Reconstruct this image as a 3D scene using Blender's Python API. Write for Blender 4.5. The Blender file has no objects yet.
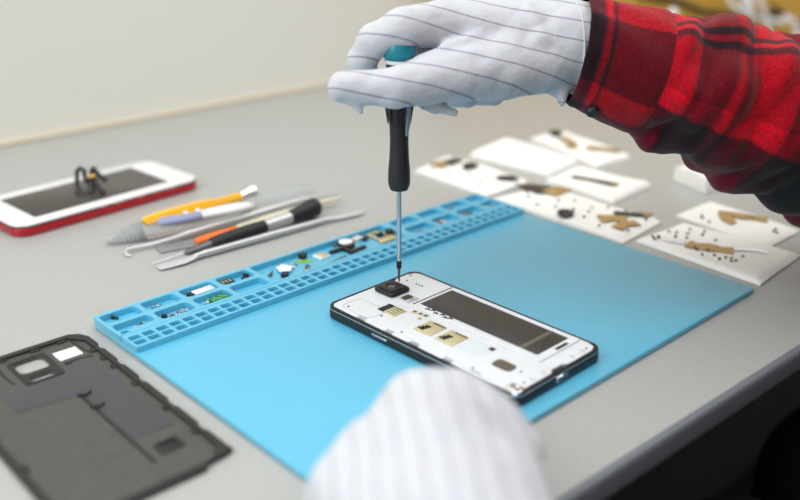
import bpy, bmesh, math, random
import numpy as np
from mathutils import Vector, Matrix
random.seed(7)
S = 0.001                       # all shapes are written in millimetres
C = bpy.context.scene.collection
PI = math.pi

# ------------------------------------------------------------------ helpers
class MB:
    """collects boxes, tubes, lathes and plates; build() links them as ONE mesh object"""
    def __init__(s): s.v = []; s.f = []; s.m = []; s.mats = []; s.cur = 0
    def mat(s, m):
        if m not in s.mats: s.mats.append(m)
        s.cur = s.mats.index(m); return s
    def add(s, vs, fs):
        o = len(s.v); s.v += [tuple(p) for p in vs]; s.f += [tuple(i + o for i in f) for f in fs]; s.m += [s.cur] * len(fs); return s
    def box(s, x0, x1, y0, y1, z0, z1, rot=0, c=0.0):
        cx, cy, cz = (x0+x1)/2, (y0+y1)/2, (z0+z1)/2
        hx, hy, hz = abs(x1-x0)/2, abs(y1-y0)/2, abs(z1-z0)/2
        c = min(c if c else min(hx, hy, hz)*.18, hx*.9, hy*.9, hz*.9)
        ca, sa = math.cos(rot), math.sin(rot)
        rings = [(-hz, c), (-hz+c, 0), (hz-c, 0), (hz, c)]
        vs = []
        for z, k in rings:
            a, b = hx-k, hy-k
            for px, py in ((-a, -b+c*.6), (-a+c*.6, -b), (a-c*.6, -b), (a, -b+c*.6), (a, b-c*.6), (a-c*.6, b), (-a+c*.6, b), (-a, b-c*.6)):
                vs.append((cx+px*ca-py*sa, cy+px*sa+py*ca, cz+z))
        fs = [tuple(range(7, -1, -1)), tuple(range(24, 32))]
        for r in range(3):
            for i in range(8):
                j = (i+1) % 8; fs.append((r*8+i, r*8+j, r*8+8+j, r*8+8+i))
        return s.add(vs, fs)
    def loft(s, pts, radii, n=20, flat=1.0, up=(0, 0, 1), power=2.0):
        """tube through points; radii = number or (across, upward)"""
        pts = [Vector(p) for p in pts]; vs = []; fs = []
        up = Vector(up)
        for i, p in enumerate(pts):
            a = pts[max(i-1, 0)]; b = pts[min(i+1, len(pts)-1)]
            t = b - a
            if t.length < 1e-6: t = (pts[-1]-pts[0])
            t.normalize(); sd = t.cross(up)
            if sd.length < 1e-3: sd = t.cross(Vector((0, 1, 0)))
            sd.normalize(); uu = sd.cross(t)
            r = radii[i] if isinstance(radii, (list, tuple)) else radii
            ra, rb = r if isinstance(r, (list, tuple)) else (r, r*flat)
            for k in range(n):
                th = 2*PI*k/n; cx, sx = math.cos(th), math.sin(th)
                cx = math.copysign(abs(cx)**(2/power), cx); sx = math.copysign(abs(sx)**(2/power), sx)
                vs.append(p + sd*ra*cx + uu*rb*sx)
        m = len(pts)
        for i in range(m-1):
            for k in range(n):
                j = (k+1) % n; fs.append((i*n+k, i*n+j, i*n+n+j, i*n+n+k))
        fs.append(tuple(range(n-1, -1, -1))); fs.append(tuple(range((m-1)*n, m*n)))
        return s.add(vs, fs)
    def lathe(s, prof, loc=(0, 0, 0), n=28):
        """prof = [(r, z)] about a vertical axis"""
        return s.loft([(loc[0], loc[1], loc[2]+z+i*1e-4) for i, (r, z) in enumerate(prof)], [max(r, .001) for r, z in prof], n)
    def mesh(s, me, M=None):
        vs = [tuple((M @ v.co) if M else v.co) for v in me.vertices]
        return s.add(vs, [tuple(p.vertices) for p in me.polygons])
    def build(s, name, material=None, parent=None, loc=(0, 0, 0), rot=(0, 0, 0), angle=38, xf=None):
        me = bpy.data.meshes.new(name)
        vs = s.v
        if xf: vs = [xf @ Vector(v) for v in vs]
        me.from_pydata([(v[0]*S, v[1]*S, v[2]*S) for v in vs], [], s.f)
        bm = bmesh.new(); bm.from_mesh(me); bmesh.ops.recalc_face_normals(bm, faces=bm.faces); bm.to_mesh(me); bm.free()
        if material: me.materials.append(material)
        else:
            for m in s.mats: me.materials.append(m)
            me.polygons.foreach_set('material_index', s.m)
        me.polygons.foreach_set('use_smooth', [True]*len(me.polygons))
        me.set_sharp_from_angle(angle=math.radians(angle)); me.update()
        o = bpy.data.objects.new(name, me); C.objects.link(o)
        o.location = [c*S for c in loc]; o.rotation_euler = rot
        if parent: o.parent = parent
        return o

def rrect(x0, x1, y0, y1, r, n=6):
    r = min(r, (x1-x0)/2*.99, (y1-y0)/2*.99); pts = []
    for cx, cy, a in ((x1-r, y1-r, 0), (x0+r, y1-r, 90), (x0+r, y0+r, 180), (x1-r, y0+r, 270)):
        for k in range(n+1):
            t = math.radians(a+90*k/n); pts.append((cx+r*math.cos(t), cy+r*math.sin(t)))
    return pts
def circle(cx, cy, r, n=24): return [(cx+r*math.cos(2*PI*k/n), cy+r*math.sin(2*PI*k/n)) for k in range(n)]
def plate(outer, holes, z0, z1, bev=0.3, res=2):
    """flat shape with holes, extruded from z0 to z1 with rounded rims -> mesh data (mm)"""
    cu = bpy.data.curves.new('plate_curve', 'CURVE'); cu.dimensions = '2D'; cu.fill_mode = 'BOTH'
    for loop in [outer] + list(holes):
        sp = cu.splines.new('POLY'); sp.points.add(len(loop)-1); sp.use_cyclic_u = True
        for i, p in enumerate(loop): sp.points[i].co = (p[0], p[1], 0, 1)
    cu.extrude = (z1-z0)/2-bev; cu.bevel_depth = bev; cu.bevel_resolution = res; cu.offset = -bev
    o = bpy.data.objects.new('plate_source', cu); C.objects.link(o)
    dg = bpy.context.evaluated_depsgraph_get(); dg.update()
    me = bpy.data.meshes.new_from_object(o.evaluated_get(dg))
    bm = bmesh.new(); bm.from_mesh(me); bmesh.ops.remove_doubles(bm, verts=bm.verts, dist=1e-3); bm.to_mesh(me); bm.free()
    for v in me.vertices: v.co.z += (z0+z1)/2
    bpy.data.objects.remove(o); bpy.data.curves.remove(cu)
    return me
def MBp(outer, holes, z0, z1, bev=0.3):
    m = MB(); m.mesh(plate(outer, holes, z0, z1, bev)); return m

def empty(name, loc=(0, 0, 0), rz=0):
    o = bpy.data.objects.new(name, None); C.objects.link(o); o.empty_display_size = .01
    o.location = [c*S for c in loc]; o.rotation_euler = (0, 0, rz); return o
def tag(o, label=None, cat=None, group=None, kind=None):
    if label: o['label'] = label
    if cat: o['category'] = cat
    if group: o['group'] = group
    if kind: o['kind'] = kind
    return o

# ------------------------------------------------------------------ materials
def nodes(name):
    m = bpy.data.materials.new(name); m.use_nodes = True; nt = m.node_tree
    return m, nt, nt.nodes['Principled BSDF'], nt.nodes.new, nt.links.new
def srgb(r, g, b):
    f = lambda c: (c/255/12.92) if c/255 <= .04045 else ((c/255+.055)/1.055)**2.4
    return (f(r), f(g), f(b), 1)
def mat(name, col, rough=.5, metal=0, noise=0, nscale=200, bump=0, bscale=800, coat=0, trans=0, ior=1.45, sheen=0, sss=0, alpha=1, spec=.5):
    m, nt, p, N, L = nodes(name)
    p.inputs['Base Color'].default_value = col; p.inputs['Roughness'].default_value = rough; p.inputs['Metallic'].default_value = metal
    p.inputs['Coat Weight'].default_value = coat; p.inputs['Transmission Weight'].default_value = trans; p.inputs['IOR'].default_value = ior
    p.inputs['Sheen Weight'].default_value = sheen; p.inputs['Alpha'].default_value = alpha; p.inputs['Specular IOR Level'].default_value = spec
    p.inputs['Coat Roughness'].default_value = .1
    if sss: p.inputs['Subsurface Weight'].default_value = sss; p.inputs['Subsurface Scale'].default_value = .002
    tc = N('ShaderNodeTexCoord')
    if noise:
        n = N('ShaderNodeTexNoise'); n.inputs['Scale'].default_value = nscale; n.inputs['Detail'].default_value = 5
        L(tc.outputs['Object'], n.inputs['Vector'])
        mx = N('ShaderNodeMix'); mx.data_type = 'RGBA'; mx.blend_type = 'MULTIPLY'
        r = N('ShaderNodeMapRange'); r.inputs[1].default_value = .3; r.inputs[2].default_value = .7; r.inputs[3].default_value = 1-noise; r.inputs[4].default_value = 1
        L(n.outputs['Fac'], r.inputs[0]); mx.inputs[0].default_value = 1; mx.inputs[6].default_value = col
        L(r.outputs[0], mx.inputs[7]); L(mx.outputs[2], p.inputs['Base Color'])
    if bump:
        n = N('ShaderNodeTexNoise'); n.inputs['Scale'].default_value = bscale; n.inputs['Detail'].default_value = 3
        L(tc.outputs['Object'], n.inputs['Vector'])
        b = N('ShaderNodeBump'); b.inputs['Strength'].default_value = bump; b.inputs['Distance'].default_value = .0005
        L(n.outputs['Fac'], b.inputs['Height']); L(b.outputs[0], p.inputs['Normal'])
    return m
M = {}
M['wall'] = mat('wall_paint', srgb(222, 222, 214), .9, noise=.03, nscale=3, bump=.3, bscale=90)
M['seam_strip'] = mat('beige_seam_strip', srgb(205, 195, 172), .7)
M['floor'] = mat('dark_floor', srgb(34, 30, 27), .5, noise=.3, nscale=4)
M['desk'] = mat('grey_laminate', srgb(170, 172, 170), .4, coat=.4, noise=.12, nscale=420, bump=.2, bscale=1500)
M['desk'].node_tree.nodes['Principled BSDF'].inputs['Coat Roughness'].default_value = .35
M['edge'] = mat('grey_edge_band', srgb(112, 117, 126), .4, noise=.06, nscale=500)
M['dark_panel'] = mat('dark_board', srgb(30, 28, 27), .6, noise=.4, nscale=6)  # near-black colour carries the shade under the desk
M['blue'] = mat('blue_silicone', srgb(84, 178, 211), .45, noise=.03, nscale=30, bump=.06, bscale=2500, coat=1)
M['blue'].node_tree.nodes['Principled BSDF'].inputs['Coat Roughness'].default_value = .36
M['black'] = mat('black_plastic', srgb(26, 26, 28), .38)
M['rubber'] = mat('black_rubber', srgb(30, 31, 34), .5, bump=.1)
M['teal'] = mat('teal_plastic', srgb(0, 120, 138), .35, coat=.3)
M['grey_pl'] = mat('grey_plastic', srgb(134, 150, 160), .5)
M['steel'] = mat('polished_steel', srgb(200, 203, 208), .22, 1)
M['steel_s'] = mat('brushed_steel', srgb(204, 205, 208), .34, .7, bump=.1)
M['chrome'] = mat('chrome', srgb(235, 235, 238), .12, 1)
M['dsteel'] = mat('dark_steel', srgb(104, 106, 110), .35, .8)
M['white_pl'] = mat('white_plastic', srgb(226, 228, 230), .35, coat=.3, noise=.03, nscale=90)
M['white_gl'] = mat('white_glass', srgb(236, 236, 236), .12, coat=.6)
M['midframe'] = mat('pale_midframe', srgb(217, 221, 226), .42, noise=.06, nscale=150, bump=.1, bscale=500)
M['mf_sticker'] = mat('pale_sticker', srgb(206, 216, 222), .3)
M['mf_grey'] = mat('grey_midframe_detail', srgb(176, 182, 190), .45)
M['battery'] = mat('dark_battery', srgb(62, 58, 56), .5, noise=.12, nscale=120)
M['battery_band'] = mat('battery_band', srgb(98, 93, 88), .5)
M['gold'] = mat('gold_contacts', srgb(200, 190, 154), .4, .25)
M['pale_gold'] = mat('pale_gold', srgb(222, 200, 150), .35, .5)
M['brass'] = mat('brass', srgb(190, 150, 80), .35, 1)
M['window'] = mat('brown_window', srgb(92, 86, 74), .3)
M['glass_d'] = mat('dark_glass', srgb(12, 12, 14), .06, coat=1)
M['screen'] = mat('switched_off_screen', srgb(70, 66, 62), .3)
M['red_pale'] = mat('pale_red_plastic', srgb(196, 120, 120), .5)
M['red'] = mat('red_metal', srgb(176, 18, 34), .32, .35, coat=.4)
M['cover'] = mat('dark_grey_cover', srgb(80, 79, 75), .55, noise=.22, nscale=260, bump=.3, bscale=900)
M['cover_rim'] = mat('cover_rim', srgb(40, 40, 41), .5, noise=.2, nscale=300)
M['cover_in'] = mat('cover_film', srgb(68, 69, 74), .4, noise=.06, nscale=60)
M['label'] = mat('white_sticker', srgb(228, 230, 232), .5)
M['yellow'] = mat('translucent_yellow', srgb(250, 184, 8), .25, coat=.4)
M['orange'] = mat('orange_plastic', srgb(238, 112, 40), .35)
M['violet'] = mat('pale_violet_plastic', srgb(142, 147, 178), .35)
M['clear'] = mat('clear_plastic', srgb(240, 243, 244), .12, trans=.85, ior=1.25)
M['clear_ring'] = mat('grey_clear_rings', srgb(216, 220, 222), .25, trans=.6, ior=1.3)
M['beige'] = mat('pale_beige_plastic', srgb(214, 208, 184), .4)
M['green'] = mat('green_board', srgb(18, 132, 76), .4)
M['lime'] = mat('lime_film', srgb(130, 196, 30), .4)
M['brown_chip'] = mat('brown_chip', srgb(120, 96, 84), .45, .2)
M['kraft'] = mat('ochre_cardboard', srgb(196, 152, 62), .7, noise=.08, nscale=14)
M['cable_w'] = mat('white_cable', srgb(235, 236, 238), .4)
M['flexgold'] = mat('flex_brown', srgb(172, 142, 92), .5, .15)
M['skin'] = mat('skin', srgb(205, 160, 135), .5, sss=.2)
M['hair'] = mat('hair', srgb(50, 36, 28), .6, noise=.4, nscale=60)
M['trouser'] = mat('dark_trouser_cloth', srgb(38, 34, 32), .9, noise=.2, nscale=40)
M['grey_blade'] = mat('dull_grey_metal', srgb(150, 150, 152), .5, .4)
M['pale_steel'] = mat('pale_steel', srgb(215, 216, 220), .4, .6)
M['flexdark'] = mat('flex_dark', srgb(60, 58, 52), .4)
def tissue_mat():
    m, nt, p, N, L = nodes('paper_tissue')
    p.inputs['Base Color'].default_value = srgb(236, 235, 231); p.inputs['Roughness'].default_value = 1
    tc = N('ShaderNodeTexCoord'); v = N('ShaderNodeTexVoronoi'); v.inputs['Scale'].default_value = 380
    n = N('ShaderNodeTexNoise'); n.inputs['Scale'].default_value = 60
    L(tc.outputs['Object'], v.inputs['Vector']); L(tc.outputs['Object'], n.inputs['Vector'])
    a = N('ShaderNodeMath'); a.operation = 'ADD'; L(v.outputs['Distance'], a.inputs[0]); L(n.outputs['Fac'], a.inputs[1])
    b = N('ShaderNodeBump'); b.inputs['Strength'].default_value = .5; b.inputs['Distance'].default_value = .0008
    L(a.outputs[0], b.inputs['Height']); L(b.outputs[0], p.inputs['Normal']); return m
M['tissue'] = tissue_mat()
def glove_mat(name, width):
    """white knitted cloth with thin grey conductive threads; attribute s counts the threads"""
    m, nt, p, N, L = nodes(name)
    at = N('ShaderNodeAttribute'); at.attribute_name = 's'
    fr = N('ShaderNodeMath'); fr.operation = 'FRACT'; L(at.outputs['Fac'], fr.inputs[0])
    sb = N('ShaderNodeMath'); sb.operation = 'SUBTRACT'; sb.inputs[1].default_value = .5; L(fr.outputs[0], sb.inputs[0])
    ab = N('ShaderNodeMath'); ab.operation = 'ABSOLUTE'; L(sb.outputs[0], ab.inputs[0])
    mr = N('ShaderNodeMapRange'); mr.inputs[1].default_value = width*.35; mr.inputs[2].default_value = width; mr.inputs[3].default_value = 1; mr.inputs[4].default_value = 0
    L(ab.outputs[0], mr.inputs[0])
    mx = N('ShaderNodeMix'); mx.data_type = 'RGBA'; mx.inputs[6].default_value = srgb(192, 195, 202); mx.inputs[7].default_value = srgb(138, 134, 150)
    L(mr.outputs[0], mx.inputs[0]); L(mx.outputs[2], p.inputs['Base Color'])
    p.inputs['Roughness'].default_value = .95; p.inputs['Sheen Weight'].default_value = .3
    p.inputs['Subsurface Weight'].default_value = .15; p.inputs['Subsurface Scale'].default_value = .003
    tc = N('ShaderNodeTexCoord')
    w = N('ShaderNodeTexNoise'); w.inputs['Scale'].default_value = 1300; L(tc.outputs['Object'], w.inputs['Vector'])
    n = N('ShaderNodeTexNoise'); n.inputs['Scale'].default_value = 55; n.inputs['Detail'].default_value = 3; L(tc.outputs['Object'], n.inputs['Vector'])
    b1 = N('ShaderNodeBump'); b1.inputs['Strength'].default_value = .22; b1.inputs['Distance'].default_value = .0004; L(w.outputs['Fac'], b1.inputs['Height'])
    b2 = N('ShaderNodeBump'); b2.inputs['Strength'].default_value = .6; b2.inputs['Distance'].default_value = .004; L(n.outputs['Fac'], b2.inputs['Height'])
    L(b1.outputs[0], b2.inputs['Normal']); L(b2.outputs[0], p.inputs['Normal'])
    return m
M['glove_hem'] = mat('glove_hem_cloth', srgb(200, 203, 209), .95, sheen=.3)
M['glove'] = glove_mat('striped_glove_cloth', .055)

def plaid_mat():
    """woven red tartan: yarn colours along the sleeve (uv x) and round it (uv y), averaged; one unit = 100 mm"""
    m, nt, p, N, L = nodes('red_tartan_flannel')
    uv = N('ShaderNodeUVMap'); uv.uv_map = 'UVMap'; sp = N('ShaderNodeSeparateXYZ'); L(uv.outputs[0], sp.inputs[0])
    RED, BRT, MAR, DRK, PUR = srgb(140, 6, 24), srgb(190, 6, 30), srgb(58, 6, 20), srgb(12, 22, 23), srgb(50, 12, 38)
    def ramp(src, stops):
        r = N('ShaderNodeValToRGB'); r.color_ramp.interpolation = 'LINEAR'; e = r.color_ramp.elements
        pts = []
        for i, (t, c) in enumerate(stops):
            if i: pts.append((max(t-.003, 0), stops[i-1][1]))
            pts.append((t+.003 if i else 0, c))
        e[0].position, e[0].color = pts[0]; e[1].position, e[1].color = pts[-1]
        for t, c in pts[1:-1]:
            q = e.new(t); q.color = c
        L(src, r.inputs[0]); return r.outputs[0]
    along = ramp(sp.outputs[0], [(0.0000, DRK), (0.0267, PUR), (0.0317, BRT), (0.0433, DRK), (0.0533, RED), (0.1700, BRT), (0.2200, MAR), (0.2933, RED), (0.3100, MAR), (0.3233, RED), (0.3400, BRT), (0.4267, MAR), (0.4867, DRK), (0.5500, RED), (0.7667, MAR)])
    cuffr = ramp(sp.outputs[1], [(0.0000, MAR), (0.1400, BRT), (0.3000, DRK), (0.6000, RED), (0.7400, PUR), (0.8500, BRT), (0.9400, MAR)])
    slevr = ramp(sp.outputs[1], [(0.0000, RED), (0.1300, DRK), (0.1550, BRT), (0.1700, DRK), (0.1950, BRT), (0.3500, PUR), (0.5000, RED), (0.7000, PUR), (0.8300, DRK), (0.9550, BRT)])
    gt = N('ShaderNodeMath'); gt.operation = 'GREATER_THAN'; gt.inputs[1].default_value = 0.17; L(sp.outputs[0], gt.inputs[0])
    mxr = N('ShaderNodeMix'); mxr.data_type = 'RGBA'; L(gt.outputs[0], mxr.inputs[0]); L(cuffr, mxr.inputs[6]); L(slevr, mxr.inputs[7])
    av = N('ShaderNodeMix'); av.data_type = 'RGBA'; av.inputs[0].default_value = .5; L(along, av.inputs[6]); L(mxr.outputs[2], av.inputs[7])
    gm = N('ShaderNodeMix'); gm.data_type = 'RGBA'; gm.blend_type = 'MULTIPLY'; gm.inputs[0].default_value = 1; L(along, gm.inputs[6]); L(mxr.outputs[2], gm.inputs[7])
    gg = N('ShaderNodeGamma'); gg.inputs[1].default_value = .5; L(gm.outputs[2], gg.inputs[0])
    mx = N('ShaderNodeMix'); mx.data_type = 'RGBA'; mx.inputs[0].default_value = .8; L(av.outputs[2], mx.inputs[6]); L(gg.outputs[0], mx.inputs[7])
    tc = N('ShaderNodeTexCoord'); n = N('ShaderNodeTexNoise'); n.inputs['Scale'].default_value = 500; n.inputs['Detail'].default_value = 4; L(tc.outputs['Object'], n.inputs['Vector'])
    mr = N('ShaderNodeMapRange'); mr.inputs[1].default_value = .3; mr.inputs[2].default_value = .7; mr.inputs[3].default_value = .6; mr.inputs[4].default_value = 1.15; L(n.outputs['Fac'], mr.inputs[0])
    mm = N('ShaderNodeMix'); mm.data_type = 'RGBA'; mm.blend_type = 'MULTIPLY'; mm.inputs[0].default_value = 1; L(mx.outputs[2], mm.inputs[6]); L(mr.outputs[0], mm.inputs[7])
    L(mm.outputs[2], p.inputs['Base Color']); p.inputs['Roughness'].default_value = 1; p.inputs['Sheen Weight'].default_value = .15
    p.inputs['Specular IOR Level'].default_value = .15
    b = N('ShaderNodeBump'); b.inputs['Strength'].default_value = .5; b.inputs['Distance'].default_value = .0008; L(n.outputs['Fac'], b.inputs['Height']); L(b.outputs[0], p.inputs['Normal'])
    return m
M['plaid'] = plaid_mat()

# ------------------------------------------------------------------ the setting
def struct(o): o['kind'] = 'structure'; return o
struct(MB().box(-2500, 4500, 716, 780, -740, 2200, c=1).build('wall_back', M['wall']))
struct(MB().box(-2500, 4500, 709, 716, -.4, 3.4, c=.8).build('seam_strip_back', M['seam_strip']))  # thin beige strip along the seam of wall and desk
struct(MB().box(-2500, 4500, -2500, 780, -790, -740, c=1).build('floor', M['floor']))
desk = tag(empty('desk', (0, 330, -740)), 'long grey laminate workbench top with a rounded grey front edge', 'desk')
def dbuild(mb, name, m): return mb.build(name, m, desk, loc=(0, -330, 740))
EY = lambda x: -46.5-.036*(x-80)
dbuild(MBp([(-1400, EY(-1400)), (2600, EY(2600)), (2600, 709), (-1400, 709)], [], -15.4, -.1, .4), 'worktop', M['desk'])
dbuild(MB().loft([(-1400, EY(-1400)-1.5, -8), (2600, EY(2600)-1.5, -8)], [(3.4, 7.8)]*2, 24, up=(0, 0, 1), power=4), 'edge_band', M['edge'])
dbuild(MB().box(-1380, 2580, 330, 352, -730, -15.6, c=1), 'added_dark_panel', M['dark_panel'])  # added panel, keeps the view under the worktop dark
for xx in (-1380, 2540):
    dbuild(MB().box(xx, xx+40, 10, 700, -740, -15.6, c=1), 'leg', M['dark_panel'])

# ------------------------------------------------------------------ silicone mat
W, Lm, T, H = 257.0, 352.7, 3.7, 8.0
mat_o = tag(empty('silicone_mat', (0, 0, 0)), 'sky blue silicone repair mat with a parts tray along its far edge', 'mat')
MBp(rrect(0, Lm, 0, W, 2.5), [], 0, T, .7).build('base', M['blue'], mat_o)
comps = []
for a, b in ((2.5, 27), (30.5, 54.5), (58.5, 83), (86.5, 112)):
    comps.append((a, b, 241, 254)); comps.append((a, b, 223.5, 236.5))
comps[1] = (2.5, 27, 226.5, 237)
comps.append((115.5, 240, 223.5, 254.5))
for a, b in ((247, 272), (276, 300), (304, 329), (333, 350.5)):
    comps.append((a, b, 241, 254)); comps.append((a, b, 223.5, 236.5))
comps.append((2.5, 7.5, 222.6, 225.6))
MBp(rrect(0, Lm, 220.6, W, 2.2), [rrect(a, b, c, d, 2.8 if b-a > 6 else .8, 5) for a, b, c, d in comps], T-.3, H, .55).build('tray', M['blue'], mat_o)
holes = []
for i in range(38):
    for y0 in (204.2, 211.4):
        x0 = 2.4+i*9.2; holes.append(rrect(x0, x0+7.2, y0, y0+5.4, .9, 2))
MBp(rrect(.4, Lm-.4, 201.8, 220.5, 1.2), holes, T-.3, H-.2, .45).build('hole_grid', M['blue'], mat_o)

# ------------------------------------------------------------------ open smartphone on the mat
PX, PY, PA = 112.3, 164.4, 0.016
RZ = math.atan2(-math.cos(PA), math.sin(PA))
phone = tag(empty('opened_smartphone', (PX, PY, T), RZ), 'opened black smartphone showing pale inner frame and dark battery, lying on the blue mat', 'smartphone')
def pb(mb, name, m=None, par=None): return mb.build(name, m, par or phone)
PLn, PW = 153.5, 78.6
pb(MBp(rrect(-.6, PLn+.4, -.6, PW+.4, 7, 8), [], 0.05, 6.6, 1.6), 'body', M['black'])
pb(MBp(rrect(-.5, PLn+.3, -.5, PW+.3, 6.9, 8), [rrect(.9, PLn-.9, .9, PW-.9, 6, 8)], 6.3, 7.0, .2), 'chrome_band', M['steel'])
pb(MBp(rrect(-.2, PLn, -.2, PW, 6.7, 8), [rrect(1.5, PLn-1.8, 1.4, PW-1.5, 5.6, 8)], 6.6, 8.5, .35), 'rim', M['black'])
out = [(1.7, 9), (2.4, 4.2), (5, 2), (26, 1.7), (27, 3.3), (33, 3.3), (34, 1.7), (51, 1.7), (52, 3.3), (57, 3.3), (58, 1.7), (71, 1.7), (72, 3.6), (79, 3.6), (80, 1.7), (98, 1.7), (99, 3.3), (105, 3.3), (106, 1.7), (143, 2.0), (143.6, 9.5),
       (151.2, 10), (151.4, 33), (149, 36), (149, 45), (151.4, 48), (151.4, 70), (149.4, 75.4), (144, 77), (60, 77), (9, 77), (4, 75.8), (1.7, 70), (1.7, 60), (3.2, 57), (3.2, 50), (1.7, 47)]
mf = MBp(out, [rrect(41, 134.5, 42, 72.6, 1)], 6.4, 8.35, .25)
inner = pb(mf, 'inner_frame', M['midframe'])
for a in (30, 54.5, 75.5, 102, 122): pb(MB().box(a-3.2, a+3.2, 3.4, 4.6, 8.3, 8.75), 'clip', M['mf_grey'])
for b in (20, 30, 56, 66): pb(MB().box(146.5, 149.6, b-.6, b+.6, 8.3, 8.7), 'clip', M['mf_grey'])
pb(MB().mesh(plate(rrect(7, 34, 5, 22, 5), [rrect(7.6, 33.4, 5.6, 21.4, 4.6)], 8.2, 8.46, .06)), 'antenna_outline', M['mf_grey'])
pb(MB().mesh(plate(rrect(95, 112, 16, 32, 1), [], 8.2, 8.42, .06)), 'pale_sticker', M['mf_sticker'])
for a, b in ((9, 62.5), (17.5, 63), (20, 63), (22.5, 63.2), (5, 70), (148, 70), (12, 8), (147.5, 14), (139, 22), (118, 6), (60, 8), (36, 14)): pb(MB().lathe([(0, 0), (.75, 0), (.75, .3), (0, .3)], (a, b, 8.3), 10), 'screw', M['flexdark'])
pass
pb(MBp(rrect(36.5, 140, 36.8, 75.6, 1.6), [rrect(41.2, 134.3, 42.2, 72.4, .8)], 8.3, 9.3, .3), 'battery_surround', M['midframe'])
bt = pb(MB().box(41.6, 134, 42.6, 72.0, 6.7, 8.9, c=.4), 'battery', M['battery'])
pb(MB().box(120.5, 123.4, 42.7, 71.9, 8.8, 8.96, c=.03), 'printed_band', M['battery_band'], bt)
pb(MB().box(38.4, 39.4, 38.5, 75, 9.15, 9.4, c=.05), 'gap', M['black']); pb(MB().box(136.4, 138.8, 55, 66, 9.15, 9.4, c=.05), 'gap', M['black'])
cam = pb(MBp(rrect(4.8, 23, 35.2, 53, 3.4, 5), [], 8.2, 11.2, 1.3), 'camera', M['black'])
pb(MBp(rrect(6.8, 21, 37.2, 51, 2.4, 5), [circle(13.9, 44.1, 3.6)], 11.0, 12, .35), 'lens_housing', M['black'], cam)
pb(MB().lathe([(0, 0), (3.6, 0), (3.5, .3), (2.4, .5), (0, .6)], (13.9, 44.1, 11.1)), 'lens', M['glass_d'], cam)
f = MB().mat(M['mf_grey']); f.box(25.4, 35.4, 38.2, 47.6, 8.3, 8.9); f.mat(M['flexdark']); f.box(26.5, 31, 39.5, 46.5, 8.8, 9.3); f.mat(M['chrome']); f.box(31.6, 34.4, 39.5, 43.5, 8.8, 9.4)
pb(f, 'sensor_module', None)
f = MB().mat(M['black']); f.box(27.6, 33, 18.6, 29, 8.3, 8.9); f.mat(M['gold']); f.box(33, 42.4, 18.6, 29, 8.3, 9.0)
f.mat(M['flexdark'])
for k in range(4): f.box(34.5, 41, 19.9+k*2.5, 20.4+k*2.5, 8.95, 9.15)
pb(f, 'memory_card_slot', None)
for a0 in (62, 79.5):
    f = MB().mat(M['gold']); f.box(a0, a0+13.6, 15.6, 30.6, 8.3, 8.95)
    f.mat(M['black'])
    for q in range(3): f.box(a0+1.2+q*1.0, a0+5.6+q*.6, 18+q*2.3, 19.6+q*2.3, 8.9, 9.5)
    f.box(a0+4, a0+13, 29.0, 29.9, 8.9, 9.15)
    pb(f, 'contact_plate', None)
f = MB()
for a, b, w, h in ((45, 30.5, 3, 3.6), (49.5, 31, 3, 3.6), (53.5, 31.5, 3, 3.6), (54, 26.5, 2.4, 2.4)):
    f.mat(M['gold']); f.box(a, a+w, b, b+h, 8.3, 8.8); f.mat(M['black']); f.box(a+.8, a+w-.8, b+.9, b+h-.9, 8.7, 9)
pb(f, 'gold_contacts', None)
f = MB().mat(M['black'])
for a, b in ((51, 39.5), (54.5, 40.6), (58.5, 38.8), (63, 40.2), (66.5, 38.6), (69.5, 40.2)):
    f.loft([(a-1.6, b-.8, 8.9), (a-.4, b+.9, 9.3), (a+1.6, b+.3, 9.0)], [.7, .8, .5], 8)
pb(f, 'connector', None)
pb(MBp(rrect(121.5, 134.8, 16.4, 25, 2.6), [], 8.2, 8.75, .15), 'speaker_window', M['window'])
pb(MB().box(109.5, 113, 28.5, 32, 8.3, 8.7), 'square_contact', M['flexdark'])
f = MB().mat(M['chrome']); f.box(143.8, 152.6, .8, 9, 6.8, 9.3, c=.6); f.loft([(144.5, 2.4, 9.4), (152, 2.8, 9.2)], 1.2, 10); f.box(146, 150, 6, 8.2, 9.2, 9.9, c=.3)
pb(f, 'metal_bracket', None)
f = MB().mat(M['chrome']); f.box(153.2, 154.3, 34.4, 43.8, 2.4, 5.8, c=.4); f.mat(M['black']); f.box(153.4, 154.5, 35.2, 43, 3.0, 5.2, c=.3)
pb(f, 'charging_port', None)
f = MB().mat(M['steel']); f.box(43, 56, -1.0, .2, 3.0, 4.6, c=.4); pb(f, 'side_button', None)
f = MB().mat(M['chrome']); f.lathe([(0, 0), (.8, 0), (.8, .3), (0, .3)], (153.2, 62, 4), 10); pb(f, 'microphone_hole', None)

# ------------------------------------------------------------------ loose back cover
cov = tag(empty('back_cover', (-54, 167, 0), -0.018), 'dark grey phone back cover lying inside up on the desk beside the blue mat', 'phone cover')
def cb(mb, name, m=None): return mb.build(name, m, cov)
h1 = rrect(-5, 12.5, 58.5, 74.5, 4); h2 = rrect(-3.5, 10.5, 47.5, 53, 2.4)
ow, oh = 43.0, 87
notch = [(ow, -77), (ow, -60), (ow-1.2, -59), (ow-1.2, -52), (ow, -51), (ow, -30), (ow-1.2, -29), (ow-1.2, -21), (ow, -20), (ow, 4), (ow-1.3, 5), (ow-1.3, 12), (ow, 13), (ow, 30), (ow-1.2, 31), (ow-1.2, 38), (ow, 39), (ow, 56), (ow-1.4, 57), (ow-1.4, 63), (ow, 64), (ow, 76), (ow-3, 83), (ow-9, oh)]
outc = notch + [(-ow+9, oh), (-ow+3, 84), (-ow, 77), (-ow, -77), (-ow+3, -84), (-ow+9, -oh), (ow-17, -oh), (ow-14, -oh+3), (ow-4, -oh+4), (ow+.6, -oh+5)]
cb(MBp(outc, [h1, h2], 0.1, 1.7, .35), 'panel', M['cover'])
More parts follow.
